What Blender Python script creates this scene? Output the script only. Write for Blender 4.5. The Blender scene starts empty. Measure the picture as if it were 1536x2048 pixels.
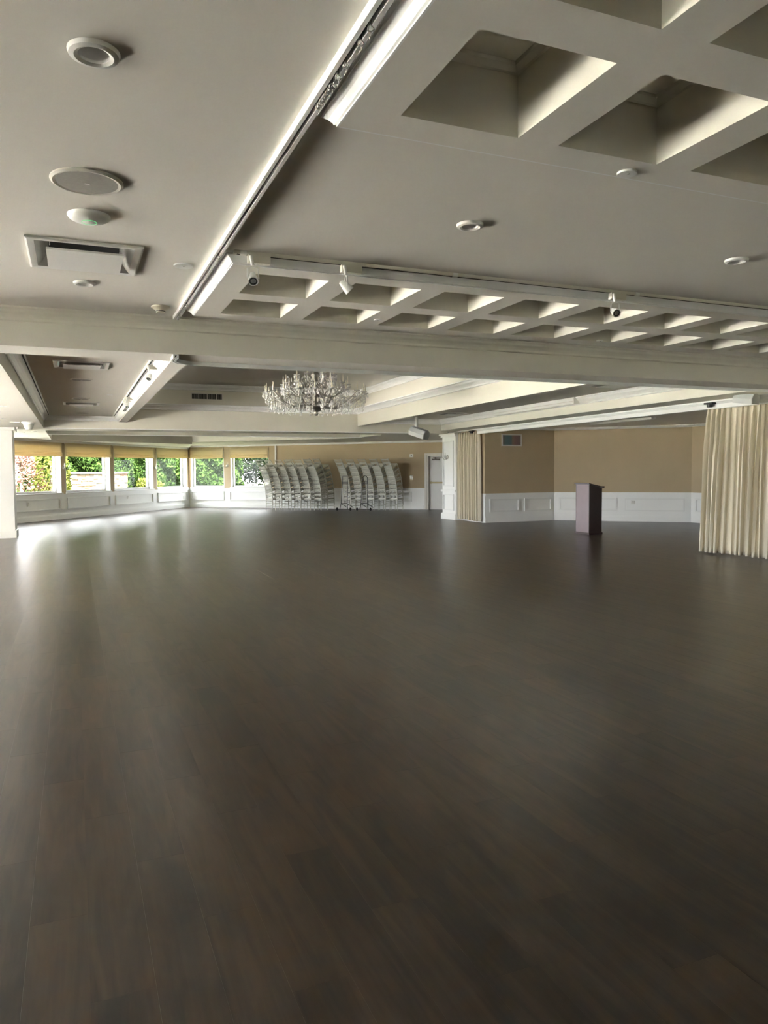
import bpy, bmesh, math, random
from mathutils import Vector, Matrix
random.seed(7)
PI = math.pi
SC = bpy.context.scene
COL = SC.collection

# ---------------------------------------------------------------- camera, sky, sun, exposure
YAW, PITCH, ROLL = 0.3930, 0.05442, -0.00776
cam_d = bpy.data.cameras.new('camera'); cam = bpy.data.objects.new('camera', cam_d); COL.objects.link(cam)
cam_d.sensor_fit = 'HORIZONTAL'; cam_d.sensor_width = 36.0; cam_d.lens = 36.0 * 1489.7 / 1536.0
cam_d.clip_start = 0.05; cam_d.clip_end = 400
_f = Vector((math.sin(YAW) * math.cos(PITCH), math.cos(YAW) * math.cos(PITCH), -math.sin(PITCH)))
_r = Vector((math.cos(YAW), -math.sin(YAW), 0)); _u = _r.cross(_f)
_r2 = math.cos(ROLL) * _r + math.sin(ROLL) * _u; _u2 = -math.sin(ROLL) * _r + math.cos(ROLL) * _u
cam.matrix_world = Matrix(((_r2.x, _u2.x, -_f.x, 0), (_r2.y, _u2.y, -_f.y, 0), (_r2.z, _u2.z, -_f.z, 1.5), (0, 0, 0, 1)))
SC.camera = cam

world = bpy.data.worlds.new('sky'); SC.world = world; world.use_nodes = True
bgn = world.node_tree.nodes['Background']; bgn.inputs[0].default_value = (0.93, 0.94, 0.98, 1); bgn.inputs[1].default_value = 2.8
sun_d = bpy.data.lights.new('sun', 'SUN'); sun_d.energy = 24.0; sun_d.angle = 0.02; sun_d.color = (1.0, 0.935, 0.85)
sun = bpy.data.objects.new('sun', sun_d); COL.objects.link(sun)
sun.rotation_euler = Vector((0.0, 0.52, -0.75)).to_track_quat('-Z', 'Y').to_euler()
SC.view_settings.view_transform = 'Standard'; SC.view_settings.look = 'None'
SC.view_settings.exposure = 3.95; SC.view_settings.gamma = 1.0; SC.view_settings.use_curve_mapping = False
SC.cycles.max_bounces = 14; SC.cycles.diffuse_bounces = 8; SC.cycles.glossy_bounces = 5
SC.cycles.transparent_max_bounces = 16; SC.cycles.transmission_bounces = 8
SC.cycles.sample_clamp_indirect = 12.0
SC.cycles.caustics_reflective = False; SC.cycles.caustics_refractive = False

# ---------------------------------------------------------------- materials
MATS = {}
def nodes_of(name):
    m = bpy.data.materials.new(name); m.use_nodes = True
    nt = m.node_tree; b = nt.nodes['Principled BSDF']; MATS[name] = m
    return m, nt, b
def paint(name, col, rough=0.6, var=0.05, scale=3.0, bump=0.0, metal=0.0, coat=0.0, spec=0.5):
    m, nt, b = nodes_of(name)
    geo = nt.nodes.new('ShaderNodeNewGeometry')
    nz = nt.nodes.new('ShaderNodeTexNoise'); nz.inputs['Scale'].default_value = scale; nz.inputs['Detail'].default_value = 4
    nt.links.new(geo.outputs['Position'], nz.inputs['Vector'])
    mx = nt.nodes.new('ShaderNodeMix'); mx.data_type = 'RGBA'
    mx.inputs[6].default_value = tuple(c * (1 - var) for c in col) + (1,)
    mx.inputs[7].default_value = tuple(min(1, c * (1 + var)) for c in col) + (1,)
    nt.links.new(nz.outputs['Fac'], mx.inputs[0]); nt.links.new(mx.outputs[2], b.inputs['Base Color'])
    b.inputs['Roughness'].default_value = rough; b.inputs['Metallic'].default_value = metal
    b.inputs['Coat Weight'].default_value = coat; b.inputs['Specular IOR Level'].default_value = spec
    if bump:
        n2 = nt.nodes.new('ShaderNodeTexNoise'); n2.inputs['Scale'].default_value = scale * 40
        nt.links.new(geo.outputs['Position'], n2.inputs['Vector'])
        bp = nt.nodes.new('ShaderNodeBump'); bp.inputs['Strength'].default_value = bump; bp.inputs['Distance'].default_value = 0.002
        nt.links.new(n2.outputs['Fac'], bp.inputs['Height']); nt.links.new(bp.outputs['Normal'], b.inputs['Normal'])
    return m
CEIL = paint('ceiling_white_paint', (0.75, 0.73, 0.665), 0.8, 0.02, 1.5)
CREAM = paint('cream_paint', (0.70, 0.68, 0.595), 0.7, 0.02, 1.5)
TRIM = paint('white_gloss_trim', (0.82, 0.83, 0.82), 0.35, 0.02)
WAINS = paint('wainscot_white', (0.88, 0.89, 0.88), 0.4, 0.02)
TAN = paint('tan_wall_paint', (0.48, 0.385, 0.25), 0.75, 0.05, 2.0)
DOORW = paint('door_paint', (0.74, 0.74, 0.73), 0.45, 0.02)
CASE = paint('casing_paint', (0.66, 0.64, 0.60), 0.45, 0.03)
PLASTIC = paint('white_plastic', (0.80, 0.80, 0.77), 0.4, 0.02)
OFFPL = paint('ivory_plastic', (0.72, 0.67, 0.54), 0.45, 0.03)
GREYG = paint('grey_grille', (0.33, 0.32, 0.29), 0.7, 0.12, 60)
SPKG = paint('light_grey_cabinet', (0.60, 0.61, 0.60), 0.5, 0.04)
DARK = paint('dark_void', (0.012, 0.012, 0.013), 0.8, 0.2)
BLACK = paint('black_metal', (0.02, 0.02, 0.022), 0.4, 0.2)
RUBBER = paint('black_rubber', (0.012, 0.012, 0.012), 0.8, 0.2)
ALU = paint('brushed_aluminium', (0.55, 0.55, 0.54), 0.35, 0.05, 30, metal=0.9)
STEEL = paint('dull_steel', (0.35, 0.34, 0.31), 0.4, 0.1, 30, metal=0.8)
BRASS = paint('brass_bar', (0.42, 0.35, 0.20), 0.5, 0.08, 20, metal=0.3)
CHROME = paint('chrome', (0.50, 0.48, 0.44), 0.28, 0.1, 10, metal=0.95)
CHAIRP = paint('silver_white_chair_paint', (0.55, 0.55, 0.49), 0.45, 0.08, 12)
CUSH = paint('white_seat_pad', (0.82, 0.81, 0.75), 0.7, 0.03, 8)
MAHOG = paint('mahogany_veneer', (0.032, 0.013, 0.012), 0.33, 0.35, 14, coat=0.5)
MAHOG_GLARE = paint('worn_mahogany_window_glare', (0.20, 0.135, 0.15), 0.35, 0.12, 5, coat=0.3)  # worn mahogany, lightened and tinted to stand for window glare on the front
MAHOT = paint('mahogany_edge', (0.035, 0.012, 0.012), 0.35, 0.3, 14)
CLOSER = paint('bronze_closer', (0.10, 0.08, 0.06), 0.45, 0.1)
SOIL = paint('garden_soil', (0.10, 0.08, 0.05), 0.9, 0.3, 4)
PATIO = paint('pale_patio_concrete', (0.62, 0.60, 0.575), 0.85, 0.1, 2)
BARK = paint('bark', (0.10, 0.075, 0.05), 0.9, 0.4, 6)
CAP = paint('stone_coping', (0.13, 0.125, 0.12), 0.85, 0.15, 5)
MORTAR = paint('mortar', (0.12, 0.10, 0.085), 0.9, 0.2, 8)
STONES = [paint('ledge_stone_tan', (0.13, 0.085, 0.05), 0.85, 0.3, 9), paint('ledge_stone_rust', (0.115, 0.055, 0.027), 0.85, 0.3, 9),
          paint('ledge_stone_grey', (0.105, 0.095, 0.085), 0.85, 0.25, 9), paint('ledge_stone_buff', (0.145, 0.11, 0.075), 0.85, 0.25, 9)]

def floor_material():
    m, nt, b = nodes_of('dark_walnut_planks'); N = nt.nodes.new; L = nt.links.new
    geo = N('ShaderNodeNewGeometry'); sep = N('ShaderNodeSeparateXYZ'); L(geo.outputs['Position'], sep.inputs[0])
    def mth(op, a, c=None):
        n = N('ShaderNodeMath'); n.operation = op
        for i, v in enumerate((a, c)):
            if v is None: continue
            if isinstance(v, (int, float)): n.inputs[i].default_value = v
            else: L(v, n.inputs[i])
        return n.outputs[0]
    row = mth('FLOOR', mth('DIVIDE', sep.outputs[0], PW))
    off = mth('FRACT', mth('MULTIPLY', mth('ADD', row, 100.0), 0.381966))
    colm = mth('FLOOR', mth('ADD', mth('DIVIDE', sep.outputs[1], PL), off))
    cmb = N('ShaderNodeCombineXYZ'); L(row, cmb.inputs[0]); L(colm, cmb.inputs[1])
    wn = N('ShaderNodeTexWhiteNoise'); wn.noise_dimensions = '2D'; L(cmb.outputs[0], wn.inputs['Vector'])
    # grain stretched along the boards, shifted per board
    sc = N('ShaderNodeCombineXYZ')
    L(mth('MULTIPLY', sep.outputs[0], 9.0), sc.inputs[0]); L(mth('MULTIPLY', sep.outputs[1], 1.1), sc.inputs[1]); L(mth('MULTIPLY', wn.outputs['Value'], 37.0), sc.inputs[2])
    g1 = N('ShaderNodeTexNoise'); g1.inputs['Scale'].default_value = 1.0; g1.inputs['Detail'].default_value = 6; g1.inputs['Distortion'].default_value = 1.6
    L(sc.outputs[0], g1.inputs['Vector'])
    sc2 = N('ShaderNodeCombineXYZ')
    L(mth('MULTIPLY', sep.outputs[0], 70.0), sc2.inputs[0]); L(mth('MULTIPLY', sep.outputs[1], 3.0), sc2.inputs[1]); L(wn.outputs['Value'], sc2.inputs[2])
    g2 = N('ShaderNodeTexNoise'); g2.inputs['Scale'].default_value = 1.0; g2.inputs['Detail'].default_value = 3; L(sc2.outputs[0], g2.inputs['Vector'])
    fac = mth('ADD', mth('ADD', mth('MULTIPLY', g1.outputs['Fac'], 0.75), mth('MULTIPLY', g2.outputs['Fac'], 0.25)), mth('MULTIPLY', mth('SUBTRACT', wn.outputs['Value'], 0.5), 0.14))
    cr = N('ShaderNodeValToRGB'); e = cr.color_ramp.elements
    e[0].position = 0.36; e[0].color = (0.012, 0.0060, 0.0028, 1); e[1].position = 0.66; e[1].color = (0.058, 0.034, 0.0175, 1)
    L(fac, cr.inputs[0]); L(cr.outputs[0], b.inputs['Base Color'])
    rr = N('ShaderNodeMapRange'); rr.inputs['To Min'].default_value = 0.285; rr.inputs['To Max'].default_value = 0.335
    big = N('ShaderNodeTexNoise'); big.inputs['Scale'].default_value = 0.9; big.inputs['Detail'].default_value = 5; L(geo.outputs['Position'], big.inputs['Vector'])
    L(mth('ADD', mth('MULTIPLY', big.outputs['Fac'], 0.6), mth('MULTIPLY', g2.outputs['Fac'], 0.4)), rr.inputs['Value']); L(rr.outputs[0], b.inputs['Roughness'])
    bp = N('ShaderNodeBump'); bp.inputs['Strength'].default_value = 0.05; bp.inputs['Distance'].default_value = 0.001
    L(g2.outputs['Fac'], bp.inputs['Height'])
    wav = N('ShaderNodeTexNoise'); wav.inputs['Scale'].default_value = 1.3; wav.inputs['Detail'].default_value = 2; L(geo.outputs['Position'], wav.inputs['Vector'])
    bp2 = N('ShaderNodeBump'); bp2.inputs['Strength'].default_value = 0.2; bp2.inputs['Distance'].default_value = 0.005
    L(wav.outputs['Fac'], bp2.inputs['Height']); L(bp.outputs['Normal'], bp2.inputs['Normal']); L(bp2.outputs['Normal'], b.inputs['Normal'])
    b.inputs['Specular IOR Level'].default_value = 0.75
    return m
PW, PL = 0.18, 1.22
FLOORM = floor_material()

def glass_material(name, tint):
    m, nt, b = nodes_of(name); nt.nodes.remove(b)
    out = nt.nodes['Material Output']; tr = nt.nodes.new('ShaderNodeBsdfTransparent'); tr.inputs[0].default_value = tint
    gl = nt.nodes.new('ShaderNodeBsdfGlossy'); gl.inputs['Roughness'].default_value = 0.02
    mix = nt.nodes.new('ShaderNodeMixShader'); mix.inputs[0].default_value = 0.008
    nt.links.new(tr.outputs[0], mix.inputs[1]); nt.links.new(gl.outputs[0], mix.inputs[2]); nt.links.new(mix.outputs[0], out.inputs[0])
    return m
GLASS = glass_material('view_dimming_window_glass', (0.66, 0.67, 0.66, 1)); CLEARG = glass_material('clear_window_glass', (0.95, 0.96, 0.955, 1))  # grey tint put in the first glass to dim the garden view

def fabric(name, col, trans, var=0.08, wscale=160.0, sheen=0.2):
    m, nt, b = nodes_of(name); out = nt.nodes['Material Output']
    geo = nt.nodes.new('ShaderNodeNewGeometry')
    wv = nt.nodes.new('ShaderNodeTexNoise'); wv.inputs['Scale'].default_value = wscale; wv.inputs['Detail'].default_value = 3
    mp = nt.nodes.new('ShaderNodeMapping'); mp.inputs['Scale'].default_value = (1, 1, 0.25)
    nt.links.new(geo.outputs['Position'], mp.inputs['Vector']); nt.links.new(mp.outputs[0], wv.inputs['Vector'])
    mx = nt.nodes.new('ShaderNodeMix'); mx.data_type = 'RGBA'
    mx.inputs[6].default_value = tuple(c * (1 - var) for c in col) + (1,); mx.inputs[7].default_value = tuple(min(1, c * (1 + var)) for c in col) + (1,)
    nt.links.new(wv.outputs['Fac'], mx.inputs[0]); nt.links.new(mx.outputs[2], b.inputs['Base Color'])
    b.inputs['Roughness'].default_value = 0.85; b.inputs['Sheen Weight'].default_value = sheen
    tl = nt.nodes.new('ShaderNodeBsdfTranslucent'); nt.links.new(mx.outputs[2], tl.inputs[0])
    mix = nt.nodes.new('ShaderNodeMixShader'); mix.inputs[0].default_value = trans
    nt.links.new(b.outputs[0], mix.inputs[1]); nt.links.new(tl.outputs[0], mix.inputs[2]); nt.links.new(mix.outputs[0], out.inputs[0])
    return m
CURT = fabric('cream_curtain_cloth', (0.80, 0.74, 0.60), 0.12)
SHADE = fabric('roman_shade_cloth', (0.74, 0.63, 0.42), 0.30, 0.1, 90)

def leafmat(name, cols, trans=0.35):
    m, nt, b = nodes_of(name); out = nt.nodes['Material Output']
    geo = nt.nodes.new('ShaderNodeNewGeometry')
    cr = nt.nodes.new('ShaderNodeValToRGB')
    for i, c in enumerate(cols):
        el = cr.color_ramp.elements[i] if i < 2 else cr.color_ramp.elements.new(0.5)
        el.position = i / (len(cols) - 1); el.color = c + (1,)
    nt.links.new(geo.outputs['Random Per Island'], cr.inputs[0]); nt.links.new(cr.outputs[0], b.inputs['Base Color'])
    b.inputs['Roughness'].default_value = 0.8; b.inputs['Specular IOR Level'].default_value = 0.08
    tl = nt.nodes.new('ShaderNodeBsdfTranslucent'); nt.links.new(cr.outputs[0], tl.inputs[0])
    mix = nt.nodes.new('ShaderNodeMixShader'); mix.inputs[0].default_value = trans
    nt.links.new(b.outputs[0], mix.inputs[1]); nt.links.new(tl.outputs[0], mix.inputs[2]); nt.links.new(mix.outputs[0], out.inputs[0])
    return m
LEAF = leafmat('hedge_leaves', [(0.008, 0.021, 0.004), (0.030, 0.058, 0.011)])
LEAFY = leafmat('yellow_green_leaves', [(0.035, 0.048, 0.008), (0.085, 0.092, 0.018)])
LEAFD = leafmat('dark_conifer_leaves', [(0.006, 0.012, 0.006), (0.02, 0.032, 0.014)])
LEAFR = leafmat('red_maple_leaves', [(0.10, 0.045, 0.04), (0.24, 0.14, 0.11)])
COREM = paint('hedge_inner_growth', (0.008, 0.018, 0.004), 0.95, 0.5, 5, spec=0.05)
GRASS = paint('lawn_green', (0.055, 0.066, 0.024), 0.9, 0.35, 3)

def crystal_material():
    m, nt, b = nodes_of('cut_crystal'); out = nt.nodes['Material Output']
    b.inputs['Base Color'].default_value = (0.95, 0.95, 0.93, 1); b.inputs['Roughness'].default_value = 0.08
    b.inputs['Transmission Weight'].default_value = 0.35; b.inputs['IOR'].default_value = 1.5; b.inputs['Specular IOR Level'].default_value = 0.9
    return m
CRYST = crystal_material()
def led_material():
    m, nt, b = nodes_of('green_led'); b.inputs['Base Color'].default_value = (0.1, 0.8, 0.3, 1)
    b.inputs['Emission Color'].default_value = (0.15, 1.0, 0.35, 1); b.inputs['Emission Strength'].default_value = 0.05
    return m
LED = led_material()
def stripes_material():
    m, nt, b = nodes_of('striped_print'); tc = nt.nodes.new('ShaderNodeTexCoord'); sp = nt.nodes.new('ShaderNodeSeparateXYZ')
    nt.links.new(tc.outputs['Object'], sp.inputs[0])
    mr = nt.nodes.new('ShaderNodeMapRange'); mr.inputs['From Min'].default_value = -0.30; mr.inputs['From Max'].default_value = 0.30
    nt.links.new(sp.outputs[0], mr.inputs['Value'])
    cr = nt.nodes.new('ShaderNodeValToRGB'); cr.color_ramp.interpolation = 'LINEAR'
    cs = [(0, (0.17, 0.15, 0.13)), (0.14, (0.13, 0.19, 0.19)), (0.30, (0.10, 0.17, 0.185)), (0.47, (0.12, 0.165, 0.165)), (0.55, (0.24, 0.17, 0.12)), (0.68, (0.22, 0.13, 0.12)), (0.82, (0.19, 0.12, 0.12)), (1.0, (0.17, 0.13, 0.12))]
    for i, (p, c) in enumerate(cs):
        el = cr.color_ramp.elements[i] if i < 2 else cr.color_ramp.elements.new(p)
        el.position = p; el.color = c + (1,)
    nt.links.new(mr.outputs[0], cr.inputs[0]); nt.links.new(cr.outputs[0], b.inputs['Base Color']); b.inputs['Roughness'].default_value = 0.4
    return m
STRIPE = stripes_material()

# ---------------------------------------------------------------- mesh helpers
class MB:
    def __init__(s): s.v = []; s.f = []; s.mi = []
    def quad(s, pts, mi=0):
        n = len(s.v); s.v += [tuple(p) for p in pts]; s.f.append(tuple(range(n, n + len(pts)))); s.mi.append(mi); return s
    def hexa(s, p, mi=0, top=None):
        n = len(s.v); s.v += [tuple(q) for q in p]
        for k, f in enumerate(((0, 3, 2, 1), (4, 5, 6, 7), (0, 1, 5, 4), (1, 2, 6, 5), (2, 3, 7, 6), (3, 0, 4, 7))):
            s.f.append(tuple(n + i for i in f)); s.mi.append(mi if (k > 1 or top is None) else top)
        return s
    def box(s, x0, x1, y0, y1, z0, z1, mi=0, top=None):
        return s.hexa([(x0, y0, z0), (x1, y0, z0), (x1, y1, z0), (x0, y1, z0), (x0, y0, z1), (x1, y0, z1), (x1, y1, z1), (x0, y1, z1)], mi, top)
    def lbox(s, A, d, n, s0, s1, t0, t1, z0, z1, mi=0, top=None):
        P = lambda a, b, c: (A[0] + d[0] * a + n[0] * b, A[1] + d[1] * a + n[1] * b, c)
        return s.hexa([P(s0, t0, z0), P(s1, t0, z0), P(s1, t1, z0), P(s0, t1, z0), P(s0, t0, z1), P(s1, t0, z1), P(s1, t1, z1), P(s0, t1, z1)], mi, top)
    def prism(s, poly, z0, z1, mi=0, top=None):
        n = len(s.v); k = len(poly); t = mi if top is None else top
        s.v += [(p[0], p[1], z0) for p in poly] + [(p[0], p[1], z1) for p in poly]
        s.f += [tuple(n + i for i in reversed(range(k))), tuple(n + k + i for i in range(k))]; s.mi += [t, t]
        for i in range(k):
            j = (i + 1) % k; s.f.append((n + i, n + j, n + k + j, n + k + i)); s.mi.append(mi)
        return s
    def lathe(s, prof, seg=24, c=(0, 0, 0), mi=0, axis='z', cap=True):
        n = len(s.v); m = len(prof)
        for i in range(seg):
            a = 2 * PI * i / seg; ca, sa = math.cos(a), math.sin(a)
            for (r, h) in prof:
                p = (r * ca, r * sa, h)
                if axis == 'x': p = (h, r * ca, r * sa)
                if axis == 'y': p = (r * ca, h, r * sa)
                s.v.append((c[0] + p[0], c[1] + p[1], c[2] + p[2]))
        for i in range(seg):
            j = (i + 1) % seg
            for k in range(m - 1):
                s.f.append((n + i * m + k, n + j * m + k, n + j * m + k + 1, n + i * m + k + 1)); s.mi.append(mi)
        if cap:
            for k in (0, m - 1):
                if prof[k][0] > 1e-6: s.f.append(tuple(n + i * m + k for i in range(seg))); s.mi.append(mi)
        return s
    def tube(s, path, r, seg=8, mi=0, closed=False, cap=True):
        P = [Vector(p) for p in path]; m = len(P); n = len(s.v); up = Vector((0, 0, 1)); last = None
        for i, p in enumerate(P):
            a = P[(i - 1) % m] if (closed or i > 0) else P[i]; b = P[(i + 1) % m] if (closed or i < m - 1) else P[i]
            d = (b - a).normalized()
            if last is None:
                e = up if abs(d.dot(up)) < 0.95 else Vector((1, 0, 0)); x = d.cross(e).normalized()
            else: x = (last - d * last.dot(d)).normalized()
            last = x; y = d.cross(x); rr = r[i] if isinstance(r, (list, tuple)) else r
            for k in range(seg):
                t = 2 * PI * k / seg; s.v.append(tuple(p + x * (rr * math.cos(t)) + y * (rr * math.sin(t))))
        for i in range(m if closed else m - 1):
            j = (i + 1) % m
            for k in range(seg):
                l = (k + 1) % seg; s.f.append((n + i * seg + k, n + i * seg + l, n + j * seg + l, n + j * seg + k)); s.mi.append(mi)
        if cap and not closed:
            s.f.append(tuple(n + k for k in reversed(range(seg)))); s.mi.append(mi)
            s.f.append(tuple(n + (m - 1) * seg + k for k in range(seg))); s.mi.append(mi)
        return s
    def sweep(s, prof, path, z, closed=False, mi=0):
        """prof: (out, dz) pairs; out is measured along the left normal of the path direction; mitred corners"""
        P = [Vector((p[0], p[1])) for p in path]; m = len(P); n = len(s.v); q = len(prof)
        def nrm(a, b):
            d = (b - a).normalized(); return Vector((-d.y, d.x))
        for i in range(m):
            if closed or 0 < i < m - 1:
                n1 = nrm(P[(i - 1) % m], P[i]); n2 = nrm(P[i], P[(i + 1) % m]); b = (n1 + n2); b = b / max(0.25, b.dot(n1)) if b.length > 1e-6 else n1
            elif i == 0: b = nrm(P[0], P[1])
            else: b = nrm(P[-2], P[-1])
            for (o, dz) in prof: s.v.append((P[i].x + b.x * o, P[i].y + b.y * o, z + dz))
        for i in range(m if closed else m - 1):
            j = (i + 1) % m
            for k in range(q - 1):
                s.f.append((n + i * q + k, n + j * q + k, n + j * q + k + 1, n + i * q + k + 1)); s.mi.append(mi)
        if not closed:
            s.f.append(tuple(n + k for k in range(q))); s.mi.append(mi)
            s.f.append(tuple(n + (m - 1) * q + k for k in reversed(range(q)))); s.mi.append(mi)
        return s
    def mesh(s, name, mats, smooth=False):
        me = bpy.data.meshes.new(name); me.from_pydata(s.v, [], s.f)
        for mt in (mats if isinstance(mats, (list, tuple)) else [mats]): me.materials.append(mt)
        me.polygons.foreach_set('material_index', s.mi)
        bm = bmesh.new(); bm.from_mesh(me); bmesh.ops.recalc_face_normals(bm, faces=bm.faces); bm.to_mesh(me); bm.free()
        if smooth:
            me.polygons.foreach_set('use_smooth', [True] * len(me.polygons))
            try: me.set_sharp_from_angle(angle=0.6)
            except Exception: pass
        me.update(); return me
    def build(s, name, mats, parent=None, smooth=False, loc=None, rz=0.0):
        return place(name, s.mesh(name, mats, smooth), parent, loc, rz)
def place(name, me, parent=None, loc=None, rz=0.0):
    o = bpy.data.objects.new(name, me); COL.objects.link(o)
    if parent is not None: o.parent = parent
    if loc is not None: o.location = loc
    if rz: o.rotation_euler = (0, 0, rz)
    return o
def empty(name, loc=(0, 0, 0), rz=0.0):
    o = bpy.data.objects.new(name, None); COL.objects.link(o); o.location = loc; o.rotation_euler = (0, 0, rz); o.empty_display_size = 0.1
    return o
def tag(o, label=None, cat=None, group=None, kind=None):
    if label: o['label'] = label
    if cat: o['category'] = cat
    if group: o['group'] = group
    if kind: o['kind'] = kind
    return o
def copy_tree(o, parent=None):
    c = o.copy(); COL.objects.link(c); c.parent = parent
    for ch in list(o.children): copy_tree(ch, c)
    return c
def sheet(name, outer, holes, z, mat, parent, gap=0.14):
    """flat ceiling sheet with real openings, closed above by a plenum lid"""
    bm = bmesh.new(); ed = []
    for loop in [outer] + holes:
        vs = [bm.verts.new((p[0], p[1], z)) for p in loop]
        ed += [bm.edges.new((vs[i], vs[(i + 1) % len(vs)])) for i in range(len(vs))]
    bmesh.ops.triangle_fill(bm, use_beauty=True, use_dissolve=False, edges=ed, normal=(0, 0, -1))
    n = len(outer); vs = [bm.verts.new((p[0], p[1], z + gap)) for p in outer]
    bm.faces.new(vs)
    for f in bm.faces:
        f.normal_update()
        if f.normal.z > 0: f.normal_flip()
    me = bpy.data.meshes.new(name); bm.to_mesh(me); bm.free(); me.materials.append(mat)
    return place(name, me, parent)
def rect(x0, x1, y0, y1): return [(x0, y0), (x1, y0), (x1, y1), (x0, y1)]
def circ(x, y, r, k=28): return [(x + r * math.cos(2 * PI * i / k), y + r * math.sin(2 * PI * i / k)) for i in range(k)]
def struct(o, label=None, cat=None): return tag(o, label, cat, None, 'structure')

# ---------------------------------------------------------------- plan of the hall (metres; Y runs along the ceiling track, X across)
A = (-1.70, 25.26); K = (4.64, 33.59)                 # window wall A -> K, chair wall from K along DC
DW = (0.606, 0.7955); NW = (-0.7955, 0.606)           # NW, NC point outwards
DC = (0.736, -0.677); NC = (0.677, 0.736)
LW0 = -7.08                                           # window wall starts at the left wall
ZS, ZR, ZC, ZC1, ZP = 2.60, 2.68, 2.90, 2.92, 2.85
XL = -0.65
def bx_right(y): return 9.20 + 0.04 * y      # face between the side bay and the lower soffit
def tr_right(y): return 7.37 - 0.03 * (19.65 - y)     # right side of the tray
CR1 = [(0.0, 0.0), (0.11, 0.0), (0.11, -0.015), (0.098, -0.022), (0.085, -0.045), (0.055, -0.062), (0.035, -0.085), (0.028, -0.105), (0.015, -0.112), (0.0, -0.112)]
CRP = [(0.0, 0.0), (0.066, 0.0), (0.066, -0.010), (0.056, -0.013), (0.056, -0.02), (0.05, -0.024), (0.034, -0.036), (0.02, -0.052), (0.016, -0.060), (0.008, -0.063), (0.008, -0.070), (0.0, -0.070)]
CRB = [(0.0, 0.0), (0.14, 0.0), (0.14, -0.02), (0.125, -0.028), (0.11, -0.06), (0.07, -0.085), (0.04, -0.115), (0.035, -0.14), (0.0, -0.15)]

# floor -----------------------------------------------------------------
room = [(-10.2, -6.3), (16.3, -6.3), (16.3, 16.2), (14.5, 18.0), (14.5, 24.9), (4.75, 34.0), (-6.2, 19.7), (-6.2, 7.4), (-10.2, 7.4)]
floor = struct(MB().prism(room, -0.12, -0.006).build('floor', MORTAR), 'dark walnut plank floor of the empty ballroom', 'floor')
def inside(x, y):
    c = False; k = len(room)
    for i in range(k):
        (x1, y1), (x2, y2) = room[i], room[(i + 1) % k]
        if (y1 > y) != (y2 > y) and x < (x2 - x1) * (y - y1) / (y2 - y1) + x1: c = not c
    return c
def plank_mb(x0, x1, y0, y1, mb, bev=0.0006):
    g = 0.00015; x0 += g; x1 -= g; y0 += g; y1 -= g; zt = 0.0; zb = -0.006; b = bev
    n = len(mb.v)
    mb.v += [(x0, y0, zb), (x1, y0, zb), (x1, y1, zb), (x0, y1, zb), (x0, y0, -0.0002), (x1, y0, -0.0002), (x1, y1, -0.0002), (x0, y1, -0.0002),
             (x0 + b, y0 + b, zt), (x1 - b, y0 + b, zt), (x1 - b, y1 - b, zt), (x0 + b, y1 - b, zt)]
    for k in range(4):
        j = (k + 1) % 4
        mb.f += [(n + k, n + j, n + 4 + j, n + 4 + k), (n + 4 + k, n + 4 + j, n + 8 + j, n + 8 + k)]; mb.mi += [0, 0]
    mb.f.append((n + 8, n + 9, n + 10, n + 11)); mb.mi.append(0)
plank_me = MB(); plank_mb(0, PW, 0, PL, plank_me); plank_me = plank_me.mesh('plank', FLOORM)
cells = []
for r in range(math.floor(-10.2 / PW), math.ceil(16.3 / PW)):
    off = ((r + 100) * 0.381966) % 1.0
    for c in range(math.floor(-6.3 / PL), math.ceil(34 / PL) + 2):
        x, y = r * PW, (c - off) * PL
        if inside(x + PW / 2, y + PL / 2): cells.append((x, y))
def seen_rank(x, y):
    v = Vector((x + PW / 2, y + PL / 2, -1.5)); d = v.dot(_f)
    if d < 0.4: return 1e9
    if abs(v.dot(_r2) / d) > 0.56 or abs(v.dot(_u2) / d) > 0.74: return 1e8 + d
    return d
cells.sort(key=lambda q: seen_rank(*q))
for (x, y) in cells[:290]: place('plank', plank_me, floor, (x, y, 0))
rest = MB()
for (x, y) in cells[290:]: plank_mb(x, x + PW, y, y + PL, rest)
tag(rest.build('plank_field', FLOORM, floor), kind='stuff')
SCUFF = paint('pale_scuff', (0.32, 0.29, 0.25), 0.7, 0.3, 8)
for (x, y0, y1, w) in ((3.28, 9.4, 11.85, 0.010), (5.51, 13.1, 15.7, 0.012), (2.55, 10.2, 11.4, 0.006), (6.4, 15.5, 17.2, 0.008)):
    MB().box(x - w / 2, x + w / 2, y0, y1, -0.001, 0.0006).build('floor_seam_strip', SCUFF, floor)

# ceiling -----------------------------------------------------------------
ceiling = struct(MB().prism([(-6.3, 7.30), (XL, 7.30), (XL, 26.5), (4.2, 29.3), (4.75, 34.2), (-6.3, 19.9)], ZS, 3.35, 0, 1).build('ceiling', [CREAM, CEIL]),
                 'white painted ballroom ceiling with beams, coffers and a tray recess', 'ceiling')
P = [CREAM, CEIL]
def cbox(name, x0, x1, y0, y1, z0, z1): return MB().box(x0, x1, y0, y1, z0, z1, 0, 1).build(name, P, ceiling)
cbox('cross_beam', -10.25, 9.6, 7.17, 7.64, ZS, 3.5)
cbox('cross_beam', XL, 10.2, 19.65, 20.75, ZS, 3.40)
cbox('cross_beam', XL, 9.8, 22.62, 22.95, ZS, 3.2)
cbox('soffit', 8.55, 10.1, 20.75, 22.62, ZS, 3.2)
MB().prism([(bx_right(-6.3) + 0.0, -6.3), (10.62, -6.3), (10.62, 18.7), (14.6, 18.7), (14.6, 25.2), (4.75, 34.2), (4.2, 29.3), (9.0, 24.95), (9.3, 22.9), (bx_right(19.65), 19.65)], ZR, 3.35, 0, 1).build('soffit', P, ceiling)
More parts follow.
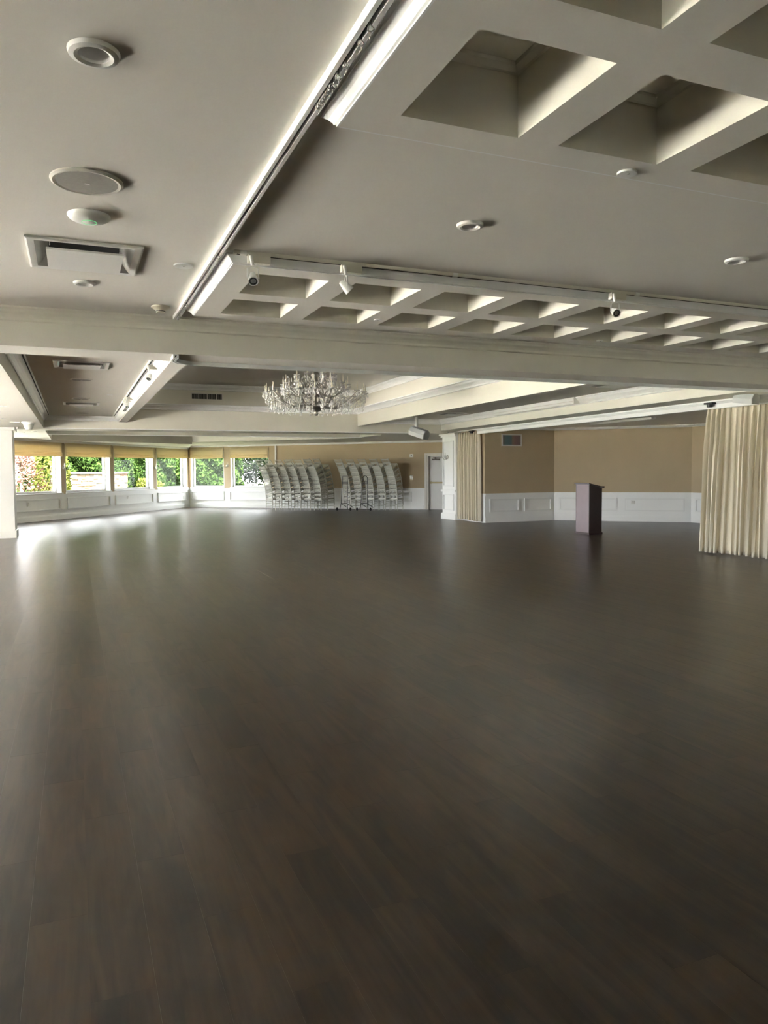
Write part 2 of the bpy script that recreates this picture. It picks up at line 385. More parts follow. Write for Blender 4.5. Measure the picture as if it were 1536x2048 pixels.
MB().prism([(10.55, -6.3), (16.4, -6.3), (16.4, 16.3), (13.7, 18.9), (10.55, 18.9)], 2.745, 2.9, 0, 1).build('alcove_ceiling', P, ceiling)
# recess caps
VC = [(-.21, .46, 10.08, 10.70), (-.17, .50, 15.79, 16.41)]; VR = [(8.50, 9.15, 10.35, 11.0), (8.85, 9.50, 17.1, 17.75)]
sheet('side_bay_ceiling', rect(XL, 1.06, 7.6, 19.7), [rect(q[0] + .05, q[1] - .05, q[2] + .05, q[3] - .05) for q in VC], ZC, CEIL, ceiling, .10)
sheet('side_bay_ceiling', [(7.05, 7.6), (9.6, 7.6), (10.05, 19.7), (7.45, 19.7)], [rect(q[0] + .05, q[1] - .05, q[2] + .05, q[3] - .05) for q in VR], 3.0, CEIL, ceiling, .10)
cbox('recess_ceiling', XL - .05, 8.7, 20.7, 22.7, ZC, 2.98)
MB().prism([(XL - .05, 22.9), (9.5, 22.9), (9.5, 25.1), (4.2, 29.5), (XL - .05, 26.7)], ZC, 2.98, 0, 1).build('recess_ceiling', P, ceiling)
# long beams beside the tray
cbox('long_beam', 1.05, 1.24, 7.64, 19.65, 2.77, 3.25)
MB().prism([(tr_right(7.64), 7.64), (tr_right(7.64) + .16, 7.64), (tr_right(19.65) + .16, 19.65), (tr_right(19.65), 19.65)], 2.77, 3.25, 0, 1).build('long_beam', P, ceiling)
# tray: ledge, upper walls, lid
ZT = 3.80; FILL = 4.5
tl = MB()
tl.box(1.00, 1.06, 7.5, 20.0, 3.2, ZT); tl.box(1.0, 8.0, 7.40, 7.46, 3.2, ZT); tl.box(1.0, 8.0, 19.98, 20.04, 3.2, ZT)
tl.prism([(tr_right(7.4) + .22, 7.4), (tr_right(7.4) + .28, 7.4), (tr_right(20) + .28, 20.04), (tr_right(20) + .22, 20.04)], 3.2, ZT)
tl.build('tray_wall', CREAM, ceiling)
MB().box(0.9, 8.1, 7.3, 20.1, ZT, ZT + .08).build('tray_ceiling', CEIL, ceiling)
MB().prism([(tr_right(7.64), 7.64), (tr_right(7.64) + .26, 7.64), (tr_right(19.65) + .26, 19.65), (tr_right(19.65), 19.65)], 3.235, 3.255, 0, 1).build('tray_ledge', P, ceiling)
MB().box(1.0, 8.0, 19.65, 20.04, 3.235, 3.255).build('tray_ledge', CREAM, ceiling)
def fill(name, loc, length, rz, watts, label):  # unseen fill lights added on the ledges to brighten the tray ceiling
    r = tag(empty(name, loc, rz), label, 'light', 'added tray cove lights')
    MB().box(-length / 2, length / 2, -.03, .03, 0, .02).build('channel', TRIM, r)
    gl = bpy.data.lights.new('fill_glow', 'AREA'); gl.shape = 'RECTANGLE'; gl.size = length - .1; gl.size_y = .05; gl.energy = watts; gl.color = (1.0, 0.965, 0.92)
    go = bpy.data.objects.new('fill_glow', gl); COL.objects.link(go); go.parent = r; go.location = (0, 0, .03); go.rotation_euler = (PI, 0, 0)
fill('added_fill_light', (1.15, 13.6, 3.26), 11.4, PI / 2, FILL * .5, 'added hidden fill light on the left ledge of the tray')
fill('added_fill_light', (tr_right(13.6) + .13, 13.6, 3.26), 11.4, PI / 2 - .03, FILL * .06, 'added hidden fill light on the right ledge of the tray')
fill('added_fill_light', (4.2, 19.82, 3.26), 5.6, 0, FILL * .12, 'added hidden fill light on the far ledge of the tray')
# near ceiling round the two coffered panels
PX0, PX1 = 0.995, 8.55
P1Y, P2Y = (-3.2, 2.83), (4.914, 6.62)
sheet('near_ceiling', rect(-10.3, PX0, -6.3, 7.17), [circ(0.10, 2.763, .053), circ(0.109, 6.043, .050), rect(-.238 + .05, .443 - .05, 4.968 + .05, 5.672 - .05)], ZC1, CEIL, ceiling)
sheet('near_ceiling', rect(PX0, PX1, P1Y[1], P2Y[0]), [circ(2.15, 3.856, .049), circ(4.203, 3.838, .049)], ZC1, CEIL, ceiling)
nc = MB(); nc.box(PX1, 9.7, -6.3, 7.17, ZC1, ZC1 + .08)
for (y0, y1) in ((-6.3, P1Y[0]), (P2Y[1], 7.17)): nc.box(PX0, PX1, y0, y1, ZC1, ZC1 + .08)
nc.build('near_ceiling', CEIL, ceiling)
CX = [1.183 + 0.718 * i for i in range(10)]; CW = 0.522; CH = 0.28
def coffer_panel(y0, y1, rows):
    xs = [PX0] + [v for x in CX for v in (x, x + CW)] + [PX1]; ys = [y0] + [v for r in rows for v in r] + [y1]
    m = MB()
    for i in range(len(xs) - 1):
        for j in range(len(ys) - 1):
            if i % 2 == 1 and j % 2 == 1: continue
            m.quad([(xs[i], ys[j], ZP), (xs[i], ys[j + 1], ZP), (xs[i + 1], ys[j + 1], ZP), (xs[i + 1], ys[j], ZP)])
    for (a, b) in (((PX0, y0), (PX1, y0)), ((PX1, y0), (PX1, y1)), ((PX1, y1), (PX0, y1)), ((PX0, y1), (PX0, y0))):
        m.quad([(a[0], a[1], ZP), (b[0], b[1], ZP), (b[0], b[1], ZC1 + .03), (a[0], a[1], ZC1 + .03)])
    o = m.build('coffer_panel', CEIL, ceiling)
    for (r0, r1) in rows:
        cm = MB(); h = CH; d = r1 - r0; e = .0
        cm.quad([(0, 0, 0), (CW, 0, 0), (CW, 0, h), (0, 0, h)]); cm.quad([(CW, 0, 0), (CW, d, 0), (CW, d, h), (CW, 0, h)])
        cm.quad([(CW, d, 0), (0, d, 0), (0, d, h), (CW, d, h)]); cm.quad([(0, d, 0), (0, 0, 0), (0, 0, h), (0, d, h)])
        cm.quad([(0, 0, h), (CW, 0, h), (CW, d, h), (0, d, h)], 1)
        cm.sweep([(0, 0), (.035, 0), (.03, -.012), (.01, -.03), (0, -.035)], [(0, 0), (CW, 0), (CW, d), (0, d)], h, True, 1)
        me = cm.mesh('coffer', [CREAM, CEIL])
        for x in CX: place('coffer', me, o, (x, r0, ZP))
    return o
pn1 = coffer_panel(P1Y[0], P1Y[1], [(-0.349, 0.250), (0.454, 1.053), (1.257, 1.856), (2.059, 2.658)])
pn2 = coffer_panel(P2Y[0], P2Y[1], [(5.09, 5.675), (5.885, 6.455)])
for (y0, y1) in (P1Y, P2Y):
    MB().sweep(CRP, [(PX1, y0), (PX0, y0), (PX0, y1), (PX1, y1)], ZC1).build('crown_moulding', TRIM, ceiling)
# crown mouldings of beams and recesses
def crown(path, z, prof=CR1, closed=False): return MB().sweep(prof, path, z, closed).build('crown_moulding', TRIM, ceiling)
MB().sweep(CR1, [(9.2, 7.17), (-10.0, 7.17)], ZC1).build('crown_moulding', CREAM, ceiling)
def left_of(path): return path
crown([(XL, 19.65), (XL, 7.64), (1.05, 7.64), (1.05, 19.65)], ZC, CR1, True)
crown([(tr_right(7.64) + .16, 7.64), (bx_right(7.64), 7.64), (bx_right(19.65), 19.65), (tr_right(19.65) + .16, 19.65)], 3.0, CRB, True)
crown([(1.24, 7.64), (tr_right(7.64), 7.64), (tr_right(19.65), 19.65), (1.24, 19.65)], 3.25, CRB, True)
crown([(1.06, 7.46), (tr_right(7.46) + .22, 7.46), (tr_right(19.98) + .22, 19.98), (1.06, 19.98)], ZT, CRB, True)
MB().box(XL, 9.2, 19.63, 19.67, ZS - .012, ZS + .01).build('edge_bead', TRIM, ceiling)
MB().box(XL, 9.2, 22.60, 22.64, ZS - .012, ZS + .01).build('edge_bead', TRIM, ceiling)

# roof slab and fascia, unseen, added to keep stray light out
RF = [(-10.6, -6.6), (16.7, -6.6), (16.7, 16.4), (14.95, 18.1), (14.95, 25.2), (4.72, 34.6), (-6.6, 19.9), (-6.6, 7.7), (-10.6, 7.7)]
rf = MB().prism(RF, 4.0, 4.15)
for i in range(len(RF)):
    p, q = Vector(RF[i]), Vector(RF[(i + 1) % len(RF)]); d = (q - p); l = d.length; d.normalize()
    rf.lbox(p, d, (-d.y, d.x), 0, l, 0, .06, 2.72, 4.0)
rf.build('light_block_roof', CREAM, ceiling)
# walls -----------------------------------------------------------------
RAILZ, BASEZ = 0.84, 0.17
def wall_trim(w, A0, d, n, runs, rail=True):
    """n points out of the room; chair rail and skirting along the given runs"""
    for (s0, s1) in runs:
        MB().lbox(A0, d, n, s0, s1, -0.035, 0.0, RAILZ - .05, RAILZ).lbox(A0, d, n, s0, s1, -0.02, 0.0, RAILZ - .09, RAILZ - .05).build('chair_rail', WAINS, w)
        MB().lbox(A0, d, n, s0, s1, -0.028, 0.0, 0.0, BASEZ - .03).lbox(A0, d, n, s0, s1, -0.016, 0.0, BASEZ - .03, BASEZ).build('skirting', WAINS, w)
def panel(w, A0, d, n, s0, s1, z0, z1, wd=0.045, t=-0.034):
    m = MB()
    for (a, b, c, e) in ((s0, s1, z0, z0 + wd), (s0, s1, z1 - wd, z1), (s0, s0 + wd, z0 + wd, z1 - wd), (s1 - wd, s1, z0 + wd, z1 - wd)):
        m.lbox(A0, d, n, a, b, t, 0, c, e)
    return m.build('panel_moulding', TRIM, w)
def window(idx, A0, d, n, s0, s1, z0, z1, label, depth=0.22, gm=None):
    """frame, sashes, sill and pane of one window opening; n points outwards"""
    root = struct(empty('window_%d' % idx, (A0[0] + d[0] * (s0 + s1) / 2, A0[1] + d[1] * (s0 + s1) / 2, z0)), label, 'window')
    def loc(o): o.parent = root; o.matrix_parent_inverse = Matrix.Translation(root.location).inverted(); return o
    j = MB(); t1 = depth + .1
    j.lbox(A0, d, n, s0 - .0, s0 + .025, 0.0, t1, z0, z1).lbox(A0, d, n, s1 - .025, s1, 0.0, t1, z0, z1).lbox(A0, d, n, s0 + .025, s1 - .025, 0.0, t1, z1 - .025, z1)
    loc(j.build('jamb_lining', TRIM))
    f = MB(); w = 0.065; a, b = s0 + .025, s1 - .025
    for (p, q, r, t) in ((a, b, z0, z0 + w), (a, b, z1 - .025 - w, z1 - .025), (a, a + w, z0 + w, z1 - .025 - w), (b - w, b, z0 + w, z1 - .025 - w)):
        f.lbox(A0, d, n, p, q, depth - .02, depth + .05, r, t)
    loc(f.build('sash_frame', TRIM))
    loc(MB().lbox(A0, d, n, a + w, b - w, depth + .01, depth + .016, z0 + w, z1 - .025 - w).build('pane', gm or GLASS))
    loc(MB().lbox(A0, d, n, s0 - .02, s1 + .02, -.05, t1 + .04, z0 - .03, z0).build('sill', TRIM))
    return root
def walls_with_openings(name, A0, d, n, s0, s1, ztop, ops, label, th=0.3, up=TAN):
    """ops: (s0, s1, z0, z1)"""
    m = MB(); ops = sorted(ops); cur = s0
    def seg(a, b, z0, z1):
        if b - a < 1e-4 or z1 - z0 < 1e-4: return
        if z0 < RAILZ < z1: m.lbox(A0, d, n, a, b, 0, th, z0, RAILZ, 0); m.lbox(A0, d, n, a, b, 0, th, RAILZ, z1, 1)
        else: m.lbox(A0, d, n, a, b, 0, th, z0, z1, 0 if z1 <= RAILZ + .03 else 1)
    for (a, b, z0, z1) in ops:
        seg(cur, a, 0, ztop); seg(a, b, 0, z0); seg(a, b, z1, ztop); cur = b
    seg(cur, s1, 0, ztop)
    return struct(m.build(name, [WAINS, up]), label, 'wall')
SILL, HEAD = 0.875, 2.44
WOPS = [(-6.6, -4.4), (-4.1, -2.7), (-2.4, -0.50), (-0.28, 2.14), (2.35, 4.81), (5.03, 7.65), (7.89, 10.33)]
w_nw = walls_with_openings('wall_north_west', A, DW, NW, LW0, 10.47, 2.75, [(a, b, SILL, HEAD) for a, b in WOPS], 'long wall of big windows over white wainscot panels')
COPS = [(0.13, 1.80), (2.12, 3.98)]
w_ne = walls_with_openings('wall_north_east', K, DC, NC, 0.0, 13.4, 2.80, [(a, b, SILL, HEAD) for a, b in COPS] + [(10.92, 11.95, 0.0, 2.13)], 'tan wall behind the chair stacks with white wainscot')
LOPS = [(8.0 + 2.8 * i, 8.0 + 2.8 * i + (2.65, 2.65, 2.1)[i], (.10, .10, .80)[i]) for i in range(3)]; LHEAD = 2.54  # unseen side windows, added and sized to light the hall
w_w = walls_with_openings('wall_west', (-6.0, 0), (0, 1), (-1, 0), 7.2, 19.63, 3.0, [(a, b, c, LHEAD) for a, b, c in LOPS], 'long unseen side wall with added windows left of the dance floor')
NOPS = [(1.0, 2.75), (4.3, 6.05)]  # unseen deep bay with windows, added to even out the near light
w_w2 = walls_with_openings('wall_west_added_bay', (-10.0, 0), (0, 1), (-1, 0), -6.3, 7.5, 3.0, [(a, b, .35, LHEAD) for a, b in NOPS], 'added window wall of the deep bay left of the camera')
w_w3 = walls_with_openings('wall_added_bay_return', (-10.0, 7.2), (1, 0), (0, 1), 0, 3.98, 3.0, [], 'short return wall closing the added bay left of the camera')
w_s = walls_with_openings('wall_south', (-10.3, -6.0), (1, 0), (0, -1), 0, 26.6, 3.1, [], 'plain tan wall behind the camera')
EOPS = [(4.0 + 2.7 * i, 6.4 + 2.7 * i) for i in range(1)]  # unseen window added to brighten the alcove
w_e = walls_with_openings('wall_east', (16.0, -6.3), (0, 1), (1, 0), 0, 22.35, 3.0, [(a, b, SILL, 2.5) for a, b in EOPS], 'tan right end wall of the alcove')
w_a1 = walls_with_openings('wall_alcove_left', (10.87, 18.65), (1, 0), (0, 1), 0, 2.40, 2.9, [], 'shaded tan alcove wall carrying the framed striped print', 0.3)
d2 = Vector((16.0 - 13.25, 16.03 - 18.65)).normalized()
w_a2 = walls_with_openings('wall_alcove_back', (13.25, 18.65), (d2.x, d2.y), (-d2.y, d2.x), 0, 3.80, 2.9, [], 'angled tan alcove wall behind the lectern', 0.3)
w_n2 = walls_with_openings('wall_north', (11.25, 21.0), (1, 0), (0, -1), 0, 3.2, 2.9, [], 'short return wall behind the pilaster', 0.3)
MB().box(10.87, 11.17, 18.95, 20.14, 0, RAILZ, 0).box(10.87, 11.17, 18.95, 20.14, RAILZ, 2.8, 1).build('return_wall', [WAINS, TAN], w_a1)
w_e2 = walls_with_openings('wall_north_return', (14.3, 18.7), (0, 1), (1, 0), 0, 6.3, 2.9, [], 'hidden side wall past the door')
wall_trim(w_nw, A, DW, NW, [(LW0, 10.44)])
wall_trim(w_ne, K, DC, NC, [(0.03, 10.8)])
wall_trim(w_a1, (10.87, 18.65), (1, 0), (0, 1), [(0.0, 2.37)])
wall_trim(w_a2, (13.25, 18.65), (d2.x, d2.y), (-d2.y, d2.x), [(0.02, 3.78)])
wall_trim(w_e, (16.0, -6.3), (0, 1), (1, 0), [(0.0, 22.3)])
for (a, b) in WOPS: panel(w_nw, A, DW, NW, a + .05, b - .05, 0.31, 0.70)
panel(w_ne, K, DC, NC, 0.13, 1.78, 0.31, 0.70); panel(w_ne, K, DC, NC, 2.05, 3.9, 0.31, 0.70)
for i in range(3): panel(w_ne, K, DC, NC, 4.2 + 2.1 * i, 6.1 + 2.1 * i, 0.31, 0.70)
panel(w_a1, (10.87, 18.65), (1, 0), (0, 1), 0.16, 1.15, 0.30, 0.68); panel(w_a1, (10.87, 18.65), (1, 0), (0, 1), 1.33, 2.28, 0.30, 0.68)
panel(w_a2, (13.25, 18.65), (d2.x, d2.y), (-d2.y, d2.x), 0.14, 1.80, 0.30, 0.68); panel(w_a2, (13.25, 18.65), (d2.x, d2.y), (-d2.y, d2.x), 2.02, 3.64, 0.30, 0.68)
panel(w_e, (16.0, -6.3), (0, 1), (1, 0), 20.3, 22.15, 0.30, 0.68)
wl = ['leftmost big window with blossom-red shrub outside, beside the white column', 'window with hedge and left part of the stone garden wall',
      'window with right part of the stone garden wall and yellow shrub', 'narrow-looking window left of the room corner, full of green hedge']
n_w = 0
for i, (a, b) in enumerate(WOPS):
    n_w += 1; window(n_w, A, DW, NW, a, b, SILL, HEAD, wl[i - 3] if i > 2 else 'window hidden behind the white column')
for i, (a, b) in enumerate(COPS):
    n_w += 1; window(n_w, K, DC, NC, a, b, SILL, HEAD, ['bright window just right of the room corner', 'dark-foliage window partly behind the chair stacks'][i], 0.16)
for (a, b, LSILL) in LOPS:
    n_w += 1; window(n_w, (-6.0, 0), (0, 1), (-1, 0), a, b, LSILL, LHEAD, 'added tall side window left of the dance floor, out of the picture', gm=CLEARG)
    pd = bpy.data.lights.new('window_portal', 'AREA'); pd.shape = 'RECTANGLE'; pd.size = b - a; pd.size_y = LHEAD - LSILL; pd.cycles.is_portal = True
    po = bpy.data.objects.new('window_portal', pd); COL.objects.link(po); po.location = (-6.02, (a + b) / 2, (LSILL + LHEAD) / 2)
    po.rotation_euler = Vector((1, 0, 0)).to_track_quat('-Z', 'Z').to_euler()
def portal(A0, d, n, a, b, z0, z1):
    pd = bpy.data.lights.new('window_portal', 'AREA'); pd.shape = 'RECTANGLE'; pd.size = b - a; pd.size_y = z1 - z0; pd.cycles.is_portal = True
    po = bpy.data.objects.new('window_portal', pd); COL.objects.link(po); s = (a + b) / 2
    po.location = (A0[0] + d[0] * s + n[0] * .02, A0[1] + d[1] * s + n[1] * .02, (z0 + z1) / 2)
    po.rotation_euler = Vector((-n[0], -n[1], 0)).to_track_quat('-Z', 'Z').to_euler()
for (a, b) in NOPS:
    n_w += 1; window(n_w, (-10.0, 0), (0, 1), (-1, 0), a, b, .35, LHEAD, 'window of the added deep bay left of the camera', gm=CLEARG); portal((-10.0, 0), (0, 1), (-1, 0), a, b, .35, LHEAD)
for (a, b) in EOPS:
    n_w += 1; window(n_w, (16.0, -6.3), (0, 1), (1, 0), a, b, SILL, 2.5, 'added window of the alcove end wall hidden by the wide curtain', gm=CLEARG); portal((16.0, -6.3), (0, 1), (1, 0), a, b, SILL, 2.5)
for (a, b) in WOPS: portal(A, DW, NW, a, b, SILL, HEAD)
for (a, b) in COPS: portal(K, DC, NC, a, b, SILL, HEAD)
# cornices along the far walls
def cornice(i, path, z, prof=None):
    return struct(MB().sweep(prof or [(0, 0), (.07, 0), (.07, -.012), (.045, -.03), (.02, -.055), (.012, -.07), (0, -.07)], path, z).build('trim_%d' % i, TRIM), 'white cornice moulding along the far walls', 'trim')
def wp(A0, d, s): return (A0[0] + d[0] * s, A0[1] + d[1] * s)
tag(cornice(1, [wp(K, DC, 0.02), wp(A, DW, LW0 + .05)][::1], ZS), 'cream cornice moulding above the row of roman shades')
tag(cornice(2, [wp(K, DC, 13.2), wp(K, DC, 0.0)], ZR), 'white cornice moulding above the chair stacks and door')
tag(cornice(3, [(16.0, -6.0), (16.0, 16.03), (13.25, 18.65), (10.87, 18.65)], 2.745), 'white cornice moulding round the alcove walls')
struct(MB().lbox(K, DC, NC, 4.30, 4.36, -.06, 0.0, RAILZ, 2.62).build('trim_4', TRIM), 'slim white vertical trim right of the last window', 'trim')
# header between hall and alcove (carries the curtain track)
hd = MB(); hx = lambda y: 10.62 - 0.036 * (18.6 - y)
hd.prism([(hx(-6.3), -6.3), (hx(-6.3) + .14, -6.3), (hx(18.65) + .14, 18.65), (hx(18.65), 18.65)], 2.545, 2.70)
hd.sweep([(0, 0), (.05, 0), (.05, -.012), (.03, -.03), (.012, -.055), (0, -.06)], [(hx(-6.3), -6.3), (hx(18.65), 18.65)], ZR)
struct(hd.build('trim_5', TRIM), 'long white moulded header between the hall ceiling and the alcove', 'trim')

# pilaster right, column left -------------------------------------------------
pl = struct(MB().box(10.72, 11.25, 20.14, 21.02, 0, 2.74).build('wall_pilaster', WAINS), 'white panelled pilaster with crystal sconce beside the drawn curtain', 'pilaster')
MB().box(10.68, 11.25, 20.10, 21.06, 0, .16).box(10.695, 11.25, 20.115, 21.045, .16, .19).build('base_moulding', WAINS, pl)
MB().box(10.68, 11.25, 20.10, 21.06, .86, .92).build('chair_rail', WAINS, pl)
MB().box(10.64, 11.25, 20.06, 21.10, 2.60, 2.68).box(10.68, 11.25, 20.10, 21.06, 2.55, 2.60).build('capital_moulding', WAINS, pl)
panel(pl, (10.72, 20.14), (0, 1), (1, 0), 0.10, 0.78, 1.02, 2.42, .03); panel(pl, (10.72, 20.14), (0, 1), (1, 0), 0.10, 0.78, 0.28, 0.78, .03)
cl = struct(MB().box(-2.3, -1.33, 19.55, 20.25, 0, ZS).build('wall_column', WAINS), 'square white column at the left edge of the picture', 'column')
MB().box(-2.33, -1.30, 19.52, 20.28, 0, .17).build('base_moulding', WAINS, cl)
MB().box(-2.36, -1.27, 19.49, 20.31, 2.53, ZS).build('capital_moulding', WAINS, cl)

# door in the chair wall -------------------------------------------------
dr = struct(empty('door_1', wp(K, DC, 11.43) + (0,)), 'white exit door with brass push bar and closer, partly behind the pilaster', 'door')
def dpart(o, root): o.parent = root; o.matrix_parent_inverse = Matrix.Translation(root.location).inverted(); return o
dpart(MB().lbox(K, DC, NC, 10.92, 11.95, .16, .205, 0.0, 2.10).build('door_leaf', DOORW), dr)
dpart(MB().lbox(K, DC, NC, 10.88, 12.0, .225, .31, -.05, 2.15).build('door_light_block', DARK), dr)  # dark panel added behind the leaf to stop a light leak
dpart(MB().lbox(K, DC, NC, 10.92, 10.98, -.01, .22, 0, 2.13).lbox(K, DC, NC, 11.89, 11.95, -.01, .22, 0, 2.13).lbox(K, DC, NC, 10.98, 11.89, -.01, .22, 2.07, 2.13)
      .lbox(K, DC, NC, 10.84, 10.92, -.03, .0, 0, 2.19).lbox(K, DC, NC, 11.95, 12.03, -.03, 0, 0, 2.19).lbox(K, DC, NC, 10.92, 11.95, -.03, 0, 2.13, 2.19).build('door_frame', CASE), dr)
dpart(MB().lbox(K, DC, NC, 11.02, 11.85, .10, .13, 1.02, 1.08).lbox(K, DC, NC, 11.02, 11.07, .12, .16, 1.01, 1.09).lbox(K, DC, NC, 11.80, 11.85, .12, .16, 1.01, 1.09).build('push_bar', BRASS), dr)
dpart(MB().lbox(K, DC, NC, 11.10, 11.40, .10, .16, 1.92, 1.98).lbox(K, DC, NC, 11.22, 11.26, .05, .12, 1.97, 2.03).lbox(K, DC, NC, 11.15, 11.62, .04, .06, 2.02, 2.045).build('door_closer', CLOSER), dr)

# ================================================================ things
# --- stacked ballroom chairs
def make_chair():
    r = empty('ballroom_chair')
    hw = 0.168; fw = 0.178
    for sx in (-1, 1):
        MB().tube([(sx * hw, -0.205, 0.0), (sx * hw, -0.19, 0.25), (sx * hw, -0.185, 0.45), (sx * hw * .98, -0.205, 0.68), (sx * hw * .96, -0.245, 0.92)], [.010, .0125, .0135, .0125, .010], 6).build('leg', CHAIRP, r, True)
        MB().tube([(sx * fw, 0.19, 0.0), (sx * fw, 0.18, 0.25), (sx * fw, 0.175, 0.43)], [.010, .0125, .0135], 6).build('leg', CHAIRP, r, True)
    MB().prism([(-.185, -.19), (.185, -.19), (.195, .195), (-.195, .195)], 0.415, 0.445).build('seat', CHAIRP, r)
    MB().prism([(-.165, -.17), (.165, -.17), (.175, .19), (-.175, .19)], 0.446, 0.475).build('seat_pad', CUSH, r)
    b = MB()
    for (z, y) in ((0.895, -.241), (0.865, -.236), (0.745, -.216), (0.70, -.208)): b.tube([(-hw * .96, y, z), (0, y - .008, z), (hw * .96, y, z)], .009, 6)
    for i in range(6):
        x = -0.125 + 0.05 * i; b.tube([(x, -.219, 0.745), (x, -.24, 0.868)], .0065, 5)
    b.build('backrest', CHAIRP, r)
    st = MB()
    st.tube([(-hw, -.19, .22), (hw, -.19, .22)], .008, 6).tube([(-fw, .18, .22), (fw, .18, .22)], .008, 6)
    for sx in (-1, 1): st.tube([(sx * hw, -.19, .28), (sx * fw, .18, .28)], .008, 6).tube([(sx * hw, -.19, .16), (sx * fw, .18, .16)], .008, 6)
    st.build('stretcher', CHAIRP, r)
    return r
chair0 = make_chair(); used = [False]
ORD = ['bottom', 'second', 'third', 'fourth', 'fifth', 'sixth', 'seventh', 'top']
CNT = ['first', 'second', 'third', 'fourth', 'fifth', 'sixth']
def stack(s, out, where, grp, n=8, lean=3.2, dyaw=-0.24, pitch=0.172):
    rz = math.atan2(NC[1], NC[0]) - PI / 2 + dyaw           # chairs face the wall
    base = Vector(wp(K, DC, s) + (0,)) - Vector((NC[0], NC[1], 0)) * (out - 0.205)
    Mx = Matrix.Translation(base) @ Matrix.Rotation(rz, 4, 'Z')
    for k in range(n):
        o = chair0 if not used[0] else copy_tree(chair0)
        used[0] = True
        o.matrix_world = Mx
        name = ORD[k] if k < n - 1 else 'top'
        tag(o, '%s silver-white chair %sof the %s' % (name, 'up ' if 0 < k < n - 1 else '', where), 'chair', grp)
        step = Matrix.Translation((random.uniform(-.002, .002), -0.006, pitch)) @ Matrix.Translation((0, -.2, .4)) @ Matrix.Rotation(math.radians(lean + random.uniform(-.2, .2)), 4, 'X') @ Matrix.Translation((0, .2, -.4))
        Mx = Mx @ step
G1, G2 = 'stacked chairs of the left block', 'stacked chairs of the right block'
for i, s in enumerate((5.09, 5.45, 5.82, 6.19, 6.57, 6.98)):
    stack(s, 1.95 - 0.09 * i, '%s stack from the left, left block' % CNT[i], G1, 8, 4.1 + .25 * (i % 2))
for i, (s, w) in enumerate(((5.84, 'rear stack behind the third one, left block'), (6.60, 'rear stack behind the fifth one, left block'), (7.02, 'rear stack at the right end, left block'))):
    stack(s, 0.95, w, G1, 8, 3.6)
for i, s in enumerate((8.02, 8.50, 8.98, 9.45, 9.92)):
    stack(s - .02, 0.98 - 0.02 * i, '%s stack from the left, right block' % CNT[i], G2, 8, 4.3)

# --- hand trucks
def hand_truck(s, out, label, round_top):
    base = Vector(wp(K, DC, s) + (0,)) - Vector((NC[0], NC[1], 0)) * out
    r = empty('hand_truck', base, math.atan2(NC[1], NC[0]) - PI / 2); r.name = 'hand_truck'
    tag(r, label, 'hand truck', 'hand trucks before the right block')
    for sx in (-1, 1): MB().tube([(sx * .13, 0, .27), (sx * .12, .06, .8), (sx * .10, .10, 1.18)], .013, 8).build('upright', BLACK, r, True)
    if round_top: MB().tube([(.10, .10, 1.18), (.10, .105, 1.26), (.06, .11, 1.32), (0, .11, 1.335), (-.06, .11, 1.32), (-.10, .105, 1.26), (-.10, .10, 1.18)], .013, 8).build('handle', BLACK, r, True)
    else: MB().tube([(.10, .10, 1.18), (.10, .105, 1.33), (-.10, .105, 1.33), (-.10, .10, 1.18)], .013, 8).build('handle', BLACK, r, True)
    for z, y in ((1.05, .09), (1.10, .094), (.28, 0)): MB().tube([(-.13, y, z), (.13, y, z)], .011, 8).build('crossbar', BLACK, r, True)
    for sx in (-1, 1):
        MB().tube([(sx * .13, 0, .27), (sx * .17, -.05, .04)], .012, 8).build('strut', BLACK, r, True)
        MB().tube([(sx * .13, 0, .27), (sx * .13 + .18, .16, .12)], .012, 8).build('strut', BLACK, r, True)
    MB().tube([(-.28, -.05, .055), (.28, -.05, .055)], .013, 8).build('axle', BLACK, r, True)
    for sx in (-1, 1): MB().lathe([(0, -.025), (.035, -.025), (.055, -.02), (.06, 0), (.055, .02), (.035, .025), (0, .025)], 18, (sx * .28, -.05, .06), 0, 'x').build('wheel', RUBBER, r, True)
hand_truck(8.02, 1.42, 'black hand truck with square handle, left of the two before the chairs', False)
hand_truck(8.80, 1.30, 'black hand truck with rounded handle, right of the two before the chairs', True)

# --- lectern
lc = tag(empty('lectern', (10.93, 14.02, 0)), 'dark mahogany lectern standing alone on the floor before the alcove', 'lectern')
LWd, LD = 0.50, 0.39
def slant(x): return 1.19 - 0.09 * (x / LD)
MB().box(0.0, 0.02, 0.02, LWd - .02, .05, slant(0) - .025).build('front_panel', MAHOG_GLARE, lc)
for y in (0.0, LWd - .02):
    MB().hexa([(0, y, .05), (LD - .03, y, .05), (LD - .03, y + .02, .05), (0, y + .02, .05), (0, y, slant(0) - .025), (LD - .03, y, slant(LD) - .025), (LD - .03, y + .02, slant(LD) - .025), (0, y + .02, slant(0) - .025)]).build('side_panel', MAHOG, lc)
MB().box(.02, LD - .05, .02, LWd - .02, .55, .57).build('shelf', MAHOG, lc)
MB().box(-.005, LD - .01, -.005, LWd + .005, 0, .05).build('plinth', MAHOT, lc)
MB().hexa([(-.025, -.025, slant(-.02) - .022), (LD + .02, -.025, slant(LD) - .022), (LD + .02, LWd + .025, slant(LD) - .022), (-.025, LWd + .025, slant(-.02) - .022),
           (-.025, -.025, slant(-.02)), (LD + .02, -.025, slant(LD)), (LD + .02, LWd + .025, slant(LD)), (-.025, LWd + .025, slant(-.02))]).build('top', MAHOT, lc)
MB().box(LD + .0, LD + .025, -.02, LWd + .02, slant(LD) - .01, slant(LD) + .02).build('book_ledge', MAHOT, lc)

